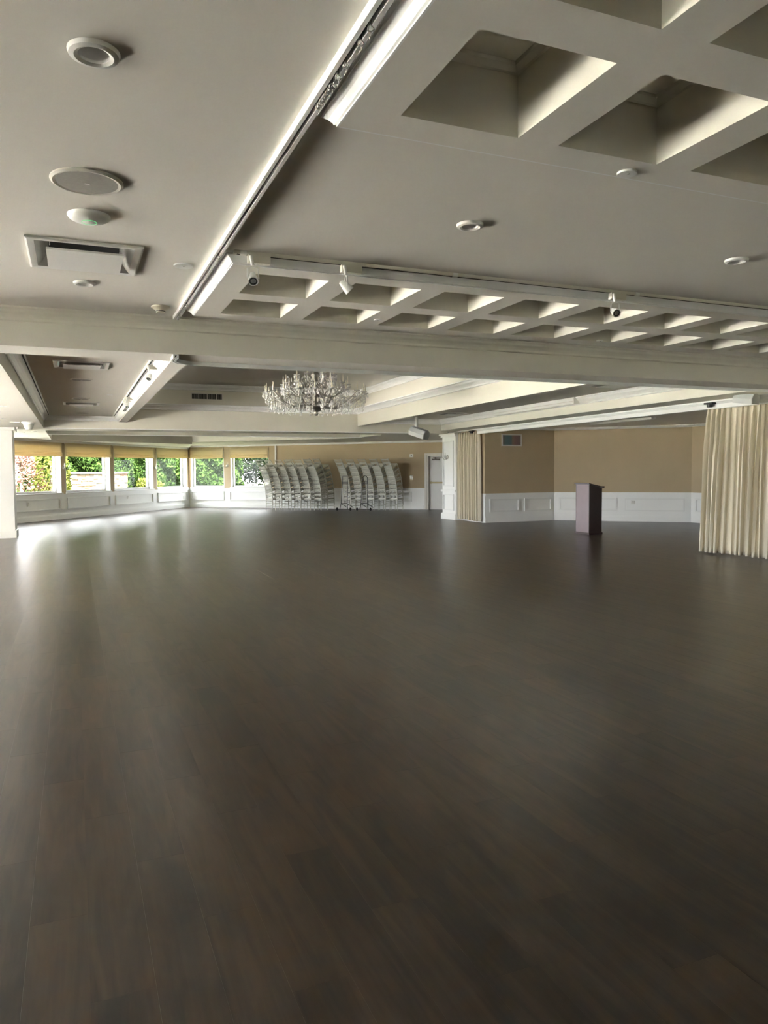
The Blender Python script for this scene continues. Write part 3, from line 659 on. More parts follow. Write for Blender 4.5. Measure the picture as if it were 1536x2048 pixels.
# --- curtains
def curtain(name, path_y0, path_y1, x0, slope, folds, ztop, zbot, amp, seed, label, grp, thick=0.16, lean=0.0):
    rnd = random.Random(seed); r = tag(empty(name, (x0, (path_y0 + path_y1) / 2, 0)), label, 'curtain', grp)
    nU, nV = folds * 14, 26; m = MB()
    ph = [rnd.uniform(-.9, .9) for _ in range(folds + 2)]; am = [rnd.uniform(.55, 1.25) for _ in range(folds + 2)]; sk = [rnd.uniform(-1, 1) for _ in range(folds + 2)]; bt = [rnd.uniform(-.02, .02) for _ in range(folds + 2)]
    def ip(a, u):
        i = int(u); f = u - i; f = f * f * (3 - 2 * f); return a[min(i, len(a) - 1)] * (1 - f) + a[min(i + 1, len(a) - 1)] * f
    for j in range(nV + 1):
        v = j / nV; z0 = ztop + (zbot - ztop) * v
        for i in range(nU + 1):
            t = i / nU; u = t * folds
            flare = 0.55 + 0.45 * min(1, v * 3.0)
            ang = 2 * PI * u + ip(ph, u) + 0.9 * ip(sk, u) * v * (1 - .3 * v)
            a = amp * ip(am, u) * flare
            y = path_y0 + (path_y1 - path_y0) * (t + 0.05 * (t - .5) * v) + 0.6 * a * math.sin(2 * ang) * .55 + 0.02 * ip(sk, u * .7) * v
            x = slope * (y - path_y0) + a * math.cos(ang) + 0.35 * a * math.cos(3 * ang + ip(ph, u) * 2) * (1 - .6 * v) + lean * v
            if v < .05: x = x * .8
            m.v.append((x, y - (path_y0 + path_y1) / 2, z0 + (ip(bt, u) if j == nV else 0)))
    for j in range(nV):
        for i in range(nU):
            a = j * (nU + 1) + i; m.f.append((a, a + 1, a + nU + 2, a + nU + 1)); m.mi.append(0)
    o = m.build('drape', CURT, r, True)
    md = o.modifiers.new('cloth_thickness', 'SOLIDIFY'); md.thickness = 0.004
    h = MB(); nh = folds * 2
    for i in range(nh + 1):
        y = path_y0 + (path_y1 - path_y0) * i / nh - (path_y0 + path_y1) / 2
        h.tube([(slope * (y + (path_y1 - path_y0) / 2), y, ztop - .02), (slope * (y + (path_y1 - path_y0) / 2), y, ztop + .035)], .003, 5)
    h.build('hook_row', ALU, r)
    return r
curtain('curtain', 10.06, 6.6, 10.40, -0.035, 30, 2.60, 0.03, 0.10, 3, 'wide cream floor-length curtain cut by the right picture edge', 'cream curtains before the alcove', lean=-.03)
curtain('curtain', 20.02, 18.76, 10.75, 0.0, 9, 2.63, 0.045, 0.085, 11, 'narrow cream curtain drawn against the white pilaster', 'cream curtains before the alcove')
# tracks and end blocks
def track_rail(name, path, z, w, h, label, mat=TRIM, slot=True):
    r = tag(empty(name, (path[0][0], path[0][1], z)), label, 'curtain track')
    pp = [(p[0] - path[0][0], p[1] - path[0][1]) for p in path]
    m = MB(); m.sweep([(-w / 2, 0), (-w / 2, -h), (-w / 6, -h), (-w / 6, -h * .35), (w / 6, -h * .35), (w / 6, -h), (w / 2, -h), (w / 2, 0)], pp, 0)
    m.build('rail_channel', mat, r)
    m = MB(); m.sweep([(-w / 6.2, -h * .345), (-w / 6.2, -h * .4), (w / 6.2, -h * .4), (w / 6.2, -h * .345)], pp, 0); m.build('dark_slot', DARK, r)
    return r
TX = 0.885
tr1 = track_rail('curtain_track', [(TX, -6.0), (TX, 7.03)], ZC1, 0.048, 0.036, 'long white curtain track running along the near ceiling with empty hooks')
cm = MB()
cm.tube([(0, 0, .016), (0, 0, -.012)], .004, 6); ring = [(0.010 * math.sin(t), 0.004 * math.sin(t * 2), -.022 + .010 * math.cos(t)) for t in [2 * PI * i / 10 for i in range(10)]]
cm.tube(ring, .0022, 5, closed=True); cm.tube([(0, 0, -.032), (.003, .006, -.04), (0, .01, -.048), (-.003, .004, -.044)], .002, 5)
cm = cm.mesh('carrier_hook', STEEL, True)
for y in (2.21, 2.295, 2.44, 2.52, 2.586, 2.612, 2.637, 2.660, 2.68, 2.70, 2.72, 2.745, 4.846, 6.30, 6.36, 6.42, 6.47, 6.53, 6.58, 6.66, 6.73, 6.80):
    place('carrier_hook', cm, tr1, (0, y + 6.0, -.030))
arc = [(0.90, 7.18), (0.90, 7.30)] + [(1.15 - .25 * math.cos(a), 7.35 + .27 * math.sin(a)) for a in [PI / 2 * i / 8 for i in range(1, 8)]] + [(1.2, 7.62), (1.5, 7.63), (9.0, 7.63)]
track_rail('curtain_track', arc, ZS, 0.05, 0.035, 'curved white curtain track bending under the far edge of the cross beam')
hy = lambda y: hx(y) - .06
track_rail('curtain_track', [(hy(20.1), 20.1), (hy(6.4), 6.4)], 2.685, 0.04, 0.03, 'straight white curtain track along the alcove header')
for (y, lab) in ((9.86, 'black curtain motor block above the wide curtain'), (18.86, 'small black track end block above the narrow curtain')):
    r = tag(empty('track_motor', (hy(y) - .01, y, 2.62)), lab, 'motor', 'black track motors')
    MB().box(-.05, .05, -.09, .09, 0, .03).build('mounting_plate', BLACK, r)
    MB().lathe([(0, -.05), (.045, -.05), (.05, -.04), (.05, 0.0), (0, 0.0)], 16, (0, 0, 0)).build('motor_can', BLACK, r, True)

# --- chandelier
ch = tag(empty('chandelier', (4.07, 13.0, 2.51)), 'large crystal chandelier with candle arms hanging in the tray recess', 'chandelier')
def arm(rad, zh, zt, n, off, r0, z0, tier):
    am = MB(); pts = []
    for i in range(13):
        t = i / 12; x = r0 + (rad - r0) * t
        zz = z0 + (zt - z0) * (t ** 2) - 0.13 * math.sin(PI * t) * (1 if tier == 0 else .8); pts.append((x, 0, zz))
    am.tube(pts, [.013 - .005 * i / 12 for i in range(13)], 6)
    am.tube([(rad * .55 + .09 * math.cos(t) * (1 - t / 9), 0, z0 + .03 + .07 * math.sin(t) * (1 - t / 9)) for t in [i * .55 for i in range(10)]], .006, 5)
    am = am.mesh('arm', CHROME, True)
    bb = MB().lathe([(0, -.008), (.02, -.008), (.055, .006), (.06, .012), (.05, .010), (.015, 0), (0, 0)], 14, (rad, 0, zt)).mesh('candle_dish', CRYST, True)
    cd = MB().lathe([(0, 0), (.011, 0), (.011, .10), (.004, .105), (0.008, .125), (.004, .15), (0, .165)], 8, (rad, 0, zt)).mesh('candle', OFFPL, True)
    for k in range(n):
        a = 2 * PI * (k + off) / n
        o = place('arm', am, ch, (0, 0, 0), a); place('candle_dish', bb, o); place('candle', cd, o)
arm(0.90, 0, 0.40, 20, 0.0, 0.10, 0.26, 0); arm(0.58, 0, 0.56, 12, 0.3, 0.08, 0.42, 1); arm(0.36, 0, .72, 8, 0.1, .06, .60, 1)
MB().lathe([(0, .0), (.03, .01), (.05, .04), (.03, .07), (.09, .10), (.16, .15), (.17, .17), (.05, .22), (.035, .30), (.07, .36), (.10, .42), (.05, .48), (.03, .60), (.06, .66), (.08, .74), (.03, .82), (.02, 1.0), (.02, 1.26), (0, 1.26)], 20).build('central_stem', CHROME, ch, True)
MB().lathe([(0, 1.29), (.14, 1.29), (.15, 1.26), (.06, 1.22), (0, 1.22)], 20).build('ceiling_rose', CHROME, ch, True)
MB().tube([(.50 * math.cos(t), .50 * math.sin(t), .20) for t in [2 * PI * i / 40 for i in range(40)]], .008, 6, closed=True).build('ring_band', CHROME, ch, True)
cy = MB()
def drop(x, y, z, h, w):
    n = len(cy.v); cy.v += [(x, y, z), (x + w, y, z - h * .6), (x, y + w, z - h * .6), (x - w, y, z - h * .6), (x, y - w, z - h * .6), (x, y, z - h)]
    for i in range(4):
        j = (i + 1) % 4; cy.f += [(n, n + 1 + i, n + 1 + j), (n + 5, n + 1 + j, n + 1 + i)]; cy.mi += [0, 0]
rc = random.Random(5)
for (rad, zt, n, off) in ((.90, .40, 20, 0), (.58, .56, 12, .3), (.36, .72, 8, .1)):
    for k in range(n):
        a = 2 * PI * (k + off) / n; cx0, cy0 = rad * math.cos(a), rad * math.sin(a)
        for i in range(6):
            b = 2 * PI * i / 6 + rc.random(); drop(cx0 + .05 * math.cos(b), cy0 + .05 * math.sin(b), zt - .005, rc.uniform(.06, .09), .011)
        drop(cx0, cy0, zt - .03, .10, .014)
        a2 = 2 * PI * (k + off + 1) / n                       # swag to the next dish
        for i in range(1, 12):
            t = i / 12; aa = a + (a2 - a) * t; drop(rad * math.cos(aa), rad * math.sin(aa), zt - .16 * math.sin(PI * t), .022, .009)
        for i in range(1, 12):                                 # swag to the hub
            t = i / 12; rr = rad * (1 - t) + .12 * t; drop(rr * math.cos(a), rr * math.sin(a), zt - .05 - .13 * math.sin(PI * t) + .10 * t, .024, .009)
for i in range(150):
    a = rc.random() * 2 * PI; rr = rc.uniform(.42, .88); zz = .24 - .05 * (rr < .55) + rc.uniform(-.05, .05); drop(rr * math.cos(a), rr * math.sin(a), zz, rc.uniform(.05, .11), .013)
for k in range(20):
    a = 2 * PI * (k + .5) / 20
    for i in range(4): drop(.86 * math.cos(a), .86 * math.sin(a), .30 - .06 * i, .045, .012)
    for i in range(4): drop(.68 * math.cos(a), .68 * math.sin(a), .24 - .05 * i, .05, .014)
    for i in range(3): drop(.54 * math.cos(a + .07), .54 * math.sin(a + .07), .19 - .05 * i, .05, .014)
for i in range(60):
    a = rc.random() * 2 * PI; rr = rc.uniform(.55, .95); drop(rr * math.cos(a), rr * math.sin(a), rc.uniform(.24, .50), rc.uniform(.04, .07), .013)
for i in range(70):
    a = rc.random() * 2 * PI; rr = rc.uniform(.08, .62); drop(rr * math.cos(a), rr * math.sin(a), rc.uniform(.28, .75), rc.uniform(.04, .09), .012)
tag(cy.build('crystal_drops', CRYST, ch), kind='stuff')

# --- wall sconces
def sconce(pos, n, label):
    """n: horizontal unit vector out of the wall into the room"""
    r = tag(empty('wall_sconce', pos, math.atan2(n[1], n[0])), label, 'sconce', 'crystal wall sconces')
    MB().lathe([(0, 0), (.06, 0), (.065, .01), (.045, .025), (0, .03)], 16, (0, 0, 0), 0, 'x').build('backplate', CHROME, r, True)
    c = MB()
    for sy in (-1, 1):
        pts = [(.02 + .13 * t, sy * .13 * t, -.03 - .07 * math.sin(PI * t) + .06 * t) for t in [i / 8 for i in range(9)]]
        MB().tube(pts, .008, 6).build('arm', CHROME, r, True)
        e = pts[-1]
        MB().lathe([(0, 0), (.012, 0), (.035, .008), (.03, .012), (0, .01)], 12, e).build('candle_dish', CRYST, r, True)
        MB().lathe([(0, 0), (.010, 0), (.010, .07), (.006, .085), (0, .12)], 8, (e[0], e[1], e[2] + .01)).build('candle', OFFPL, r, True)
        for i in range(5):
            b = 2 * PI * i / 5; x, y, z = e[0] + .03 * math.cos(b), e[1] + .03 * math.sin(b), e[2]
            n0 = len(c.v); w = .01; h = .07
            c.v += [(x, y, z), (x + w, y, z - h * .6), (x, y + w, z - h * .6), (x - w, y, z - h * .6), (x, y - w, z - h * .6), (x, y, z - h)]
            for q in range(4):
                j = (q + 1) % 4; c.f += [(n0, n0 + 1 + q, n0 + 1 + j), (n0 + 5, n0 + 1 + j, n0 + 1 + q)]; c.mi += [0, 0]
    tag(c.build('crystal_drops', CRYST, r), kind='stuff')
sconce((10.718, 20.66, 1.93), (-1, 0), 'crystal candle sconce on the white pilaster')
for s, t in ((2.245, 'between the two leftmost windows'), (7.77, 'on the post before the corner window')):
    p = wp(A, DW, s); sconce((p[0], p[1], 1.72), (-NW[0], -NW[1]), 'crystal candle sconce ' + t)
p = wp(K, DC, 1.96); sconce((p[0], p[1], 1.80), (-NC[0], -NC[1]), 'crystal candle sconce between the two windows right of the corner')

# --- roman shades
def shade(A0, d, n, s0, s1, zb, zt, label, seed):
    rnd = random.Random(seed); mid = (s0 + s1) / 2; w = s1 - s0
    r = tag(empty('roman_shade', (A0[0] + d[0] * mid, A0[1] + d[1] * mid, zt), math.atan2(d[1], d[0])), label, 'shade', 'roman shades on the far windows')
    h = zt - zb; prof = [(-.02, 0), (-.022, -h * .35), (-.024, -h * .66), (-.05, -h * .72), (-.028, -h * .735), (-.055, -h * .80), (-.03, -h * .815), (-.06, -h * .90), (-.035, -h * .91), (-.045, -h)]
    m = MB(); nx = 24; q = len(prof)
    for i in range(nx + 1):
        t = i / nx
        for k, (o, dz) in enumerate(prof):
            sag = .012 * math.sin(PI * t) * k / q; m.v.append((-w / 2 + w * t, o + .004 * math.sin(t * 37 + k + seed), dz - sag + rnd.uniform(-.004, .004) * (k > 2)))
    for i in range(nx):
        for k in range(q - 1):
            a = i * q + k; m.f.append((a, a + q, a + q + 1, a + 1)); m.mi.append(0)
    o = m.build('cloth', SHADE, r, True); md = o.modifiers.new('cloth_thickness', 'SOLIDIFY'); md.thickness = .004
    MB().box(-w / 2, w / 2, -.018, .0, -.03, .0).build('headrail', TRIM, r)
for i, (a, b, zb, lab) in enumerate(((WOPS[3][0], WOPS[3][1], 2.07, 'roman shade on the leftmost window beside the column'), (WOPS[4][0], WOPS[4][1], 2.08, 'roman shade on the second window from the left'),
                                 (WOPS[5][0], WOPS[5][1], 2.09, 'roman shade on the third window from the left'), (WOPS[6][0], WOPS[6][1] + .1, 2.13, 'roman shade on the window left of the room corner'))):
    shade(A, DW, NW, a - .03, b + .03, zb, 2.53, lab, i)
shade(K, DC, NC, .08, 1.80, 2.12, 2.58, 'sunlit roman shade just right of the room corner', 7); shade(K, DC, NC, 2.10, 3.98, 2.11, 2.58, 'creased roman shade nearest the chair stacks', 8)

# --- ceiling fittings
def downlight(x, y, z, label, r=0.085):
    o = tag(empty('downlight', (x, y, z)), label, 'light', 'recessed downlights')
    MB().lathe([(r * .62, 0.0), (r * .60, -.012), (r * .75, -.018), (r * .95, -.014), (r, -.004), (r, 0)], 32, cap=False).build('trim_ring', PLASTIC, o, True)
    MB().lathe([(r * .62, -.002), (r * .58, .04), (r * .45, .07), (0, .075)], 28, cap=False).build('baffle', PLASTIC, o, True)
    return o
def hole_safe(): pass
downlight(0.10, 2.763, ZC1 - .0005, 'round white recessed downlight nearest the camera, top left')
downlight(0.109, 6.043, ZC1 - .0005, 'small round recessed downlight below the square air vent', 0.08)
downlight(2.15, 3.856, ZC1 - .0005, 'round recessed downlight between the two coffered panels, left one', 0.078)
downlight(4.203, 3.838, ZC1 - .0005, 'round recessed downlight between the two coffered panels, right one', 0.078)
def ceil_speaker(x, y, z, label, r=0.168):
    o = tag(empty('ceiling_speaker', (x, y, z)), label, 'speaker', 'round ceiling speakers')
    MB().lathe([(r * .86, -.010), (r * .93, -.013), (r, -.006), (r, 0), (r * .86, 0)], 40).build('rim', CEIL, o, True)
    MB().lathe([(r * .86, -.004), (r * .85, -.010), (r * .4, -.012), (0, -.013)], 40).build('grille', GREYG, o, True)
    MB().box(-.012, .012, -.004, .004, -.0155, -.012).build('badge', PLASTIC, o)
ceil_speaker(0.096, 3.967, ZC1, 'large round grey ceiling speaker near the camera')
ceil_speaker(0.136, 12.03, ZC, 'round grey ceiling speaker beyond the beam, in front of the far vent', .155)
ceil_speaker(0.152, 15.06, ZC, 'round grey ceiling speaker just before the second far vent', .155)
ceil_speaker(0.21, 18.55, ZC, 'farthest round ceiling speaker in the left bay', .15)
def access_point(x, y, z, label):
    o = tag(empty('wireless_access_point', (x, y, z)), label, 'access point', 'ceiling access points')
    r = .112
    MB().lathe([(r, 0), (r, -.006), (r * .93, -.018), (r * .72, -.030), (r * .40, -.037), (r * .36, -.0375)], 40, cap=False).lathe([(0, -.040), (r * .31, -.0385), (r * .36, -.0375)], 40, cap=False).build('dome', PLASTIC, o, True)
    MB().tube([(r * .345 * math.cos(t), r * .345 * math.sin(t), -.0378) for t in [2 * PI * i / 40 for i in range(40)]], .0013, 6, closed=True).build('led_ring', LED, o, True)
access_point(0.114, 4.484, ZC1, 'white dome access point with green light ring near the camera')
access_point(0.147, 16.75, ZC, 'white dome access point in the far left bay')
def cassette(x0, x1, y0, y1, z, label):
    cx, cyy = (x0 + x1) / 2, (y0 + y1) / 2; w, d = (x1 - x0) / 2, (y1 - y0) / 2
    o = tag(empty('air_vent', (cx, cyy, z)), label, 'vent', 'square ceiling air vents')
    MB().sweep([(0, -.001), (0, -.012), (.012, -.016), (.05, -.012), (.05, .0)], [(-w, -d), (w, -d), (w, d), (-w, d)], 0, True).build('frame', PLASTIC, o)
    a = .05; b = .135
    MB().sweep([(a, -.008), (a + .03, .02), (b - .03, .055), (b - .01, .06)], [(-w, -d), (w, -d), (w, d), (-w, d)], -.003, True).build('cone', CHROMEW, o)
    MB().box(-w + .08, w - .08, -d + .08, d - .08, .058, .064).build('dark_plenum', DARK, o)
    e = .115
    MB().box(-w + e, w - e, -d + e, d - e, -.040, -.028).build('face_panel', PLASTIC, o)
    for sx in (-1, 1): MB().tube([(sx * (w - e - .02), -d + e + .04, -.005), (sx * (w - e - .02), -d + e + .04, .056)], .004, 6).build('hanger_wire', STEEL, o)
CHROMEW = paint('glossy_white_metal', (0.62, 0.62, 0.59), 0.25, 0.03, metal=0.2)

cassette(-.238, .443, 4.968, 5.672, ZC1, 'big square white air vent near the camera, below the access point')
cassette(*VC[0], ZC, 'square air vent just beyond the cross beam, left bay'); cassette(*VC[1], ZC, 'small distant square air vent at the far end of the left bay')
cassette(*VR[0], 3.0, 'square air vent in the right bay close to the cross beam'); cassette(*VR[1], 3.0, 'square air vent in the right bay above the hanging speaker')
def cover(x, y, z, label, r=.058, group='sprinkler covers'):
    o = tag(empty('sprinkler_cover', (x, y, z)), label, 'sprinkler', group)
    MB().lathe([(r, 0), (r, -.006), (r * .96, -.009), (0, -.010)], 28).build('cover_plate', PLASTIC, o, True)
    MB().lathe([(0, -.012), (.006, -.011), (.007, -.009)], 10, (0, -.01, 0)).build('screw', STEEL, o, True)
cover(0.73, 5.316, ZC1, 'round white sprinkler cover beside the curtain track, right of the air vent', .066)
cover(2.361, 2.776, ZP, 'round sprinkler cover below the nearest coffered panel', .045)
cover(2.529, 6.215, ZP, 'sprinkler cover on the second coffered panel, left one', .035); cover(5.11, 6.40, ZP, 'sprinkler cover on the second coffered panel, right one', .035)
cover(0.622, 14.15, ZC, 'small sprinkler cover in the left bay, nearer one', .055); cover(0.632, 17.3, ZC, 'small sprinkler cover in the left bay, farther one', .055)
for i, (x, y) in enumerate(((-1.02, 13.5), (-1.28, 16.5), (-1.08, 20.2), (-.93, 21.3), (-1.24, 21.9), (-1.26, 23.9))):
    cover(x, y, ZS, 'sprinkler cover on the low left soffit, %s from the camera' % CNT[i], .07)
sd = tag(empty('smoke_detector', (0.718, 6.677, ZC1)), 'ivory smoke detector beside the end of the curtain track', 'smoke detector')
MB().lathe([(.078, 0), (.078, -.012), (.06, -.020), (.042, -.034), (.040, -.040), (0, -.040)], 32).build('housing', OFFPL, sd, True)
MB().lathe([(.041, -.040), (.041, -.045), (0, -.045)], 28).build('dark_slot', DARK, sd, True)
MB().lathe([(.038, -.045), (.036, -.052), (0, -.054)], 28).build('cap', OFFPL, sd, True)
dc_ = tag(empty('dome_camera', (-0.864, 17.5, ZS)), 'white conical dome camera on the low left soffit', 'camera')
MB().lathe([(.14, 0), (.14, -.02), (.11, -.04), (.085, -.12), (.06, -.16), (0, -.17)], 28).build('housing', PLASTIC, dc_, True)
MB().box(-.36, -.17, -.03, .03, -.015, 0).build('junction_plate', PLASTIC, dc_)
sp_ = tag(MB().lathe([(0, 0), (.02, 0), (.03, -.03), (.015, -.05), (0, -.05)], 12).build('column_spotlight', PLASTIC, None, True, (-1.20, 19.45, 2.60)), 'tiny white spotlight at the top of the left column', 'spotlight')

# --- track lighting along the second coffered panel
TY = P2Y[0] - .075
lt = tag(empty('lighting_track', (1.0, TY, ZC1)), 'thin lighting track along the near side of the second coffered panel', 'lighting track')
MB().box(-.02, 7.4, -.018, .018, -.022, 0).build('rail', CREAM, lt)
MB().box(0.0, 7.38, -.006, .006, -.0235, -.0215).build('dark_slot', DARK, lt)
for x in (.02, 1.55, 3.2): MB().box(x, x + .04, -.02, .02, -.026, 0).build('joiner', PLASTIC, lt)
def spot(x, y, z, aim, label, sc=1.0, group='track spotlights'):
    o = tag(empty('track_spotlight', (x, y, z)), label, 'spotlight', group); o.scale = (sc, sc, sc)
    MB().box(-.03, .115, -.02, .02, -.062, -.002).build('adapter_box', CREAM, o)
    MB().tube([(-.015, -.025, -.022), (-.005, -.03, -.085)], .012, 12).build('stem', PLASTIC, o, True)
    j = Vector((-.005, -.03, -.09)); d = Vector(aim).normalized(); side = d.cross(Vector((0, 0, 1))).normalized()
    yk = MB(); c = j + Vector((0, 0, -.075))
    for s_ in (-1, 1): yk.tube([j, j + side * (.034 * s_) + Vector((0, 0, -.012)), c + side * (.036 * s_)], .005, 6)
    yk.build('yoke', PLASTIC, o, True)
    h = MB().lathe([(0, -.05), (.018, -.05), (.022, -.03), (.030, .005), (.033, .03), (.033, .036), (.027, .034), (.024, .02), (0, .012)], 20).build('lamp_head', PLASTIC, o, True)
    h.location = c; h.rotation_euler = d.to_track_quat('Z', 'Y').to_euler()
    rg = MB().lathe([(.026, .030), (.0265, .0345), (.019, .0345), (.018, .030)], 20, cap=False).build('lens_ring', DARK, h, True)
    return o
spot(1.10, TY, ZC1 - .01, (-.1, -.7, -.75), 'track spotlight at the left end of the lighting track, pointing down'); spot(1.735, TY, ZC1 - .01, (.75, -.1, -.75), 'second track spotlight from the left on the lighting track'); spot(3.99, TY, ZC1 - .01, (-.2, -.85, -.45), 'right-hand track spotlight turned toward the camera')
# left bay: light strips and spots on both long sides
for (x0, x1, lab) in ((XL + .115, XL + .155, 'thin white lighting track on the left side of the far left bay'), (.895, .935, 'thin white lighting track on the right side of the far left bay')):
    r = tag(empty('lighting_track', (x0, 8.0, ZC)), lab, 'lighting track'); MB().box(0, .04, 0, 11.2, -.03, 0).build('rail', PLASTIC, r); MB().box(.012, .028, .05, 11.1, -.032, -.029).build('dark_slot', DARK, r)
spot(.915, 9.95, ZC - .02, (-.3, -.5, -.8), 'track spotlight at the near end of the left bay track'); 
for i, y in enumerate((14.2, 14.6, 15.0)): spot(.915, y, ZC - .02, (.1 * i - .1, -.6, -.8), 'track spotlight of the dark bunch midway along the left bay, %s' % ('nearest', 'middle', 'farthest')[i])

# --- tray vent, screen housing, hanging speakers, alcove light
gv = tag(empty('return_air_grille', (2.85, 19.98, 3.375)), 'rectangular grey louvred return air grille high on the far tray wall', 'grille')
MB().sweep([(0, 0), (.03, 0), (.03, .015), (0, .015)], [(0, 0), (.84, 0), (.84, .22), (0, .22)], 0, True).build('frame', CASE, gv).rotation_euler = (PI / 2, 0, 0)
MB().box(.02, .82, -.004, -.001, .02, .20).build('dark_backing', DARK, gv)
lv = MB().box(0, .008, -.012, -.004, .025, .195).mesh('louvre', STEEL)
for i in range(27): place('louvre', lv, gv, (.03 + .0295 * i, 0, 0))
for x in (.20, .42, .66): MB().box(x, x + .014, -.014, -.004, .02, .20).build('mullion', CASE, gv)
ps = tag(empty('screen_housing', (bx_right(12.75) - .01, 12.75, 2.86)), 'long white box of a roll-down projection screen under the right bay moulding', 'projection screen')
MB().hexa([(-.17, 0, 0), (-.02, 0, 0), (-.02 + .136, 3.4, 0), (-.17 + .136, 3.4, 0), (-.17, 0, .135), (-.02, 0, .135), (-.02 + .136, 3.4, .135), (-.17 + .136, 3.4, .135)]).build('case', TRIM, ps)
MB().hexa([(-.175, .02, .05), (-.171, .02, .05), (-.171 + .135, 3.38, .05), (-.175 + .135, 3.38, .05), (-.175, .02, .062), (-.171, .02, .062), (-.171 + .135, 3.38, .062), (-.175 + .135, 3.38, .062)]).build('front_groove', CASE, ps)
MB().box(-.178, -.015, -.012, 0, -.005, .138).build('end_cap', PLASTIC, ps)
def hang_speaker(loc, rz, tilt, sc, label, top=.32):
    o = tag(empty('hanging_speaker', loc, rz), label, 'speaker', 'grey wedge speakers under the ceiling'); o.scale = (sc, sc, sc)
    b = MB(); pr = [(-.15, -.10), (.15, -.10), (.19, .02), (.12, .14), (0, .18), (-.12, .14), (-.19, .02)]
    b.prism(pr, -.26, .26); c = b.build('cabinet', SPKG, o); c.rotation_euler = (PI / 2 + tilt, 0, 0)
    g = MB().prism([(p[0] * .93, p[1] * .93) for p in pr], .26, .268).build('grille', GREYS, o); g.rotation_euler = (PI / 2 + tilt, 0, 0)
    MB().box(-.03, .03, .04, .12, .10, top).build('bracket', SPKG, o)
GREYS = paint('pale_speaker_cloth', (0.48, 0.49, 0.49), 0.8, 0.06, 80)
hang_speaker((8.72, 18.5, 2.52), math.radians(35), math.radians(18), .92, 'small grey wedge speaker hanging left of the pilaster', .53)
hang_speaker((9.95, 8.85, 2.60), math.radians(10), math.radians(8), .62, 'larger grey speaker under the ceiling above the wide curtain', .13)
al = tag(empty('strip_light', (12.74, 14.0, 2.745)), 'slim white strip light on the alcove ceiling', 'light'); MB().box(-.04, .10, 0, 2.3, -.045, 0).build('housing', PLASTIC, al); MB().box(-.03, .09, .03, 2.27, -.052, -.045).build('diffuser', TRIM, al)
cover(13.9, 16.4, 2.745, 'sprinkler cover on the alcove ceiling', .06)
hk = tag(empty('ceiling_bracket', (9.86, 21.4, ZR)), 'small chrome bracket under the soffit left of the pilaster top', 'bracket')
MB().tube([(-.12, 0, 0), (-.10, 0, -.05), (.02, 0, -.06), (.16, 0, -.035)], .012, 8).build('arm', CHROME, hk, True); MB().lathe([(0, 0), (.035, 0), (.03, -.02), (0, -.025)], 14, (-.12, 0, 0)).build('base', CHROME, hk, True)
MB().lathe([(0, -.06), (.02, -.065), (.03, -.09), (.02, -.11), (0, -.115)], 12, (0, 0, 0)).build('head', CHROME, hk, True)

# --- framed print and small wall fittings
fp = tag(empty('framed_print', (11.765, 18.65, 2.38)), 'framed print of teal and brown vertical stripes high on the alcove wall', 'picture')
MB().sweep([(0, 0), (0, .025), (.035, .025), (.035, 0)], [(-.34, -.175), (.34, -.175), (.34, .175), (-.34, .175)], 0, True).build('frame', CASE, fp).rotation_euler = (PI / 2, 0, 0)
MB().box(-.31, .31, -.012, -.002, -.145, .145).build('print', STRIPE, fp)
def plate(A0, d, n, s, z, w, h, label, cat, name, mat, ins):
    p = wp(A0, d, s); o = tag(empty(name, (p[0] - n[0] * .001, p[1] - n[1] * .001, z), math.atan2(d[1], d[0])), label, cat)
    MB().box(-w / 2, w / 2, -.014, 0, -h / 2, h / 2).build('face_plate', mat, o)
    for (x, zz, a, b) in ins: MB().box(x - a / 2, x + a / 2, -.020, -.013, zz - b / 2, zz + b / 2).build('insert', DARK if mat is not STEEL else PLASTIC, o)
plate(K, DC, NC, 10.30, 2.11, .15, .13, 'small white thermostat box on the tan wall left of the door', 'thermostat', 'thermostat', PLASTIC, [(0, 0, .04, .03)])
plate(K, DC, NC, 10.29, 1.25, .12, .15, 'steel light switch plate below the thermostat', 'switch', 'light_switch', STEEL, [(-.025, .0, .03, .07), (.025, 0, .03, .07)])
SOCK = [(0, .025, .02, .012), (0, -.025, .02, .012)]
plate(A, DW, NW, 0.55, .56, .075, .12, 'white socket in the wainscot under the leftmost window', 'socket', 'wall_socket', PLASTIC, SOCK)
plate(A, DW, NW, 5.85, .60, .075, .12, 'white socket in the wainscot under the third window', 'socket', 'wall_socket', PLASTIC, SOCK)
plate(K, DC, NC, 1.15, .58, .075, .12, 'white socket in the wainscot right of the room corner', 'socket', 'wall_socket', PLASTIC, SOCK)
plate((13.25, 18.65), (d2.x, d2.y), (-d2.y, d2.x), 2.25, .56, .12, .12, 'double white socket in the alcove wainscot right of the lectern', 'socket', 'wall_socket', PLASTIC, [(-.03, .02, .02, .012), (.03, .02, .02, .012), (-.03, -.02, .02, .012), (.03, -.02, .02, .012)])
plate((10.72, 20.14), (0, 1), (1, 0), .09 + .10, .57, .06, .11, 'white socket low on the pilaster', 'socket', 'wall_socket', PLASTIC, SOCK)
plate(A, DW, NW, 0.6, .09, .35, .10, 'flat white floor register grille in the skirting, far left', 'grille', 'skirting_grille', PLASTIC, [])

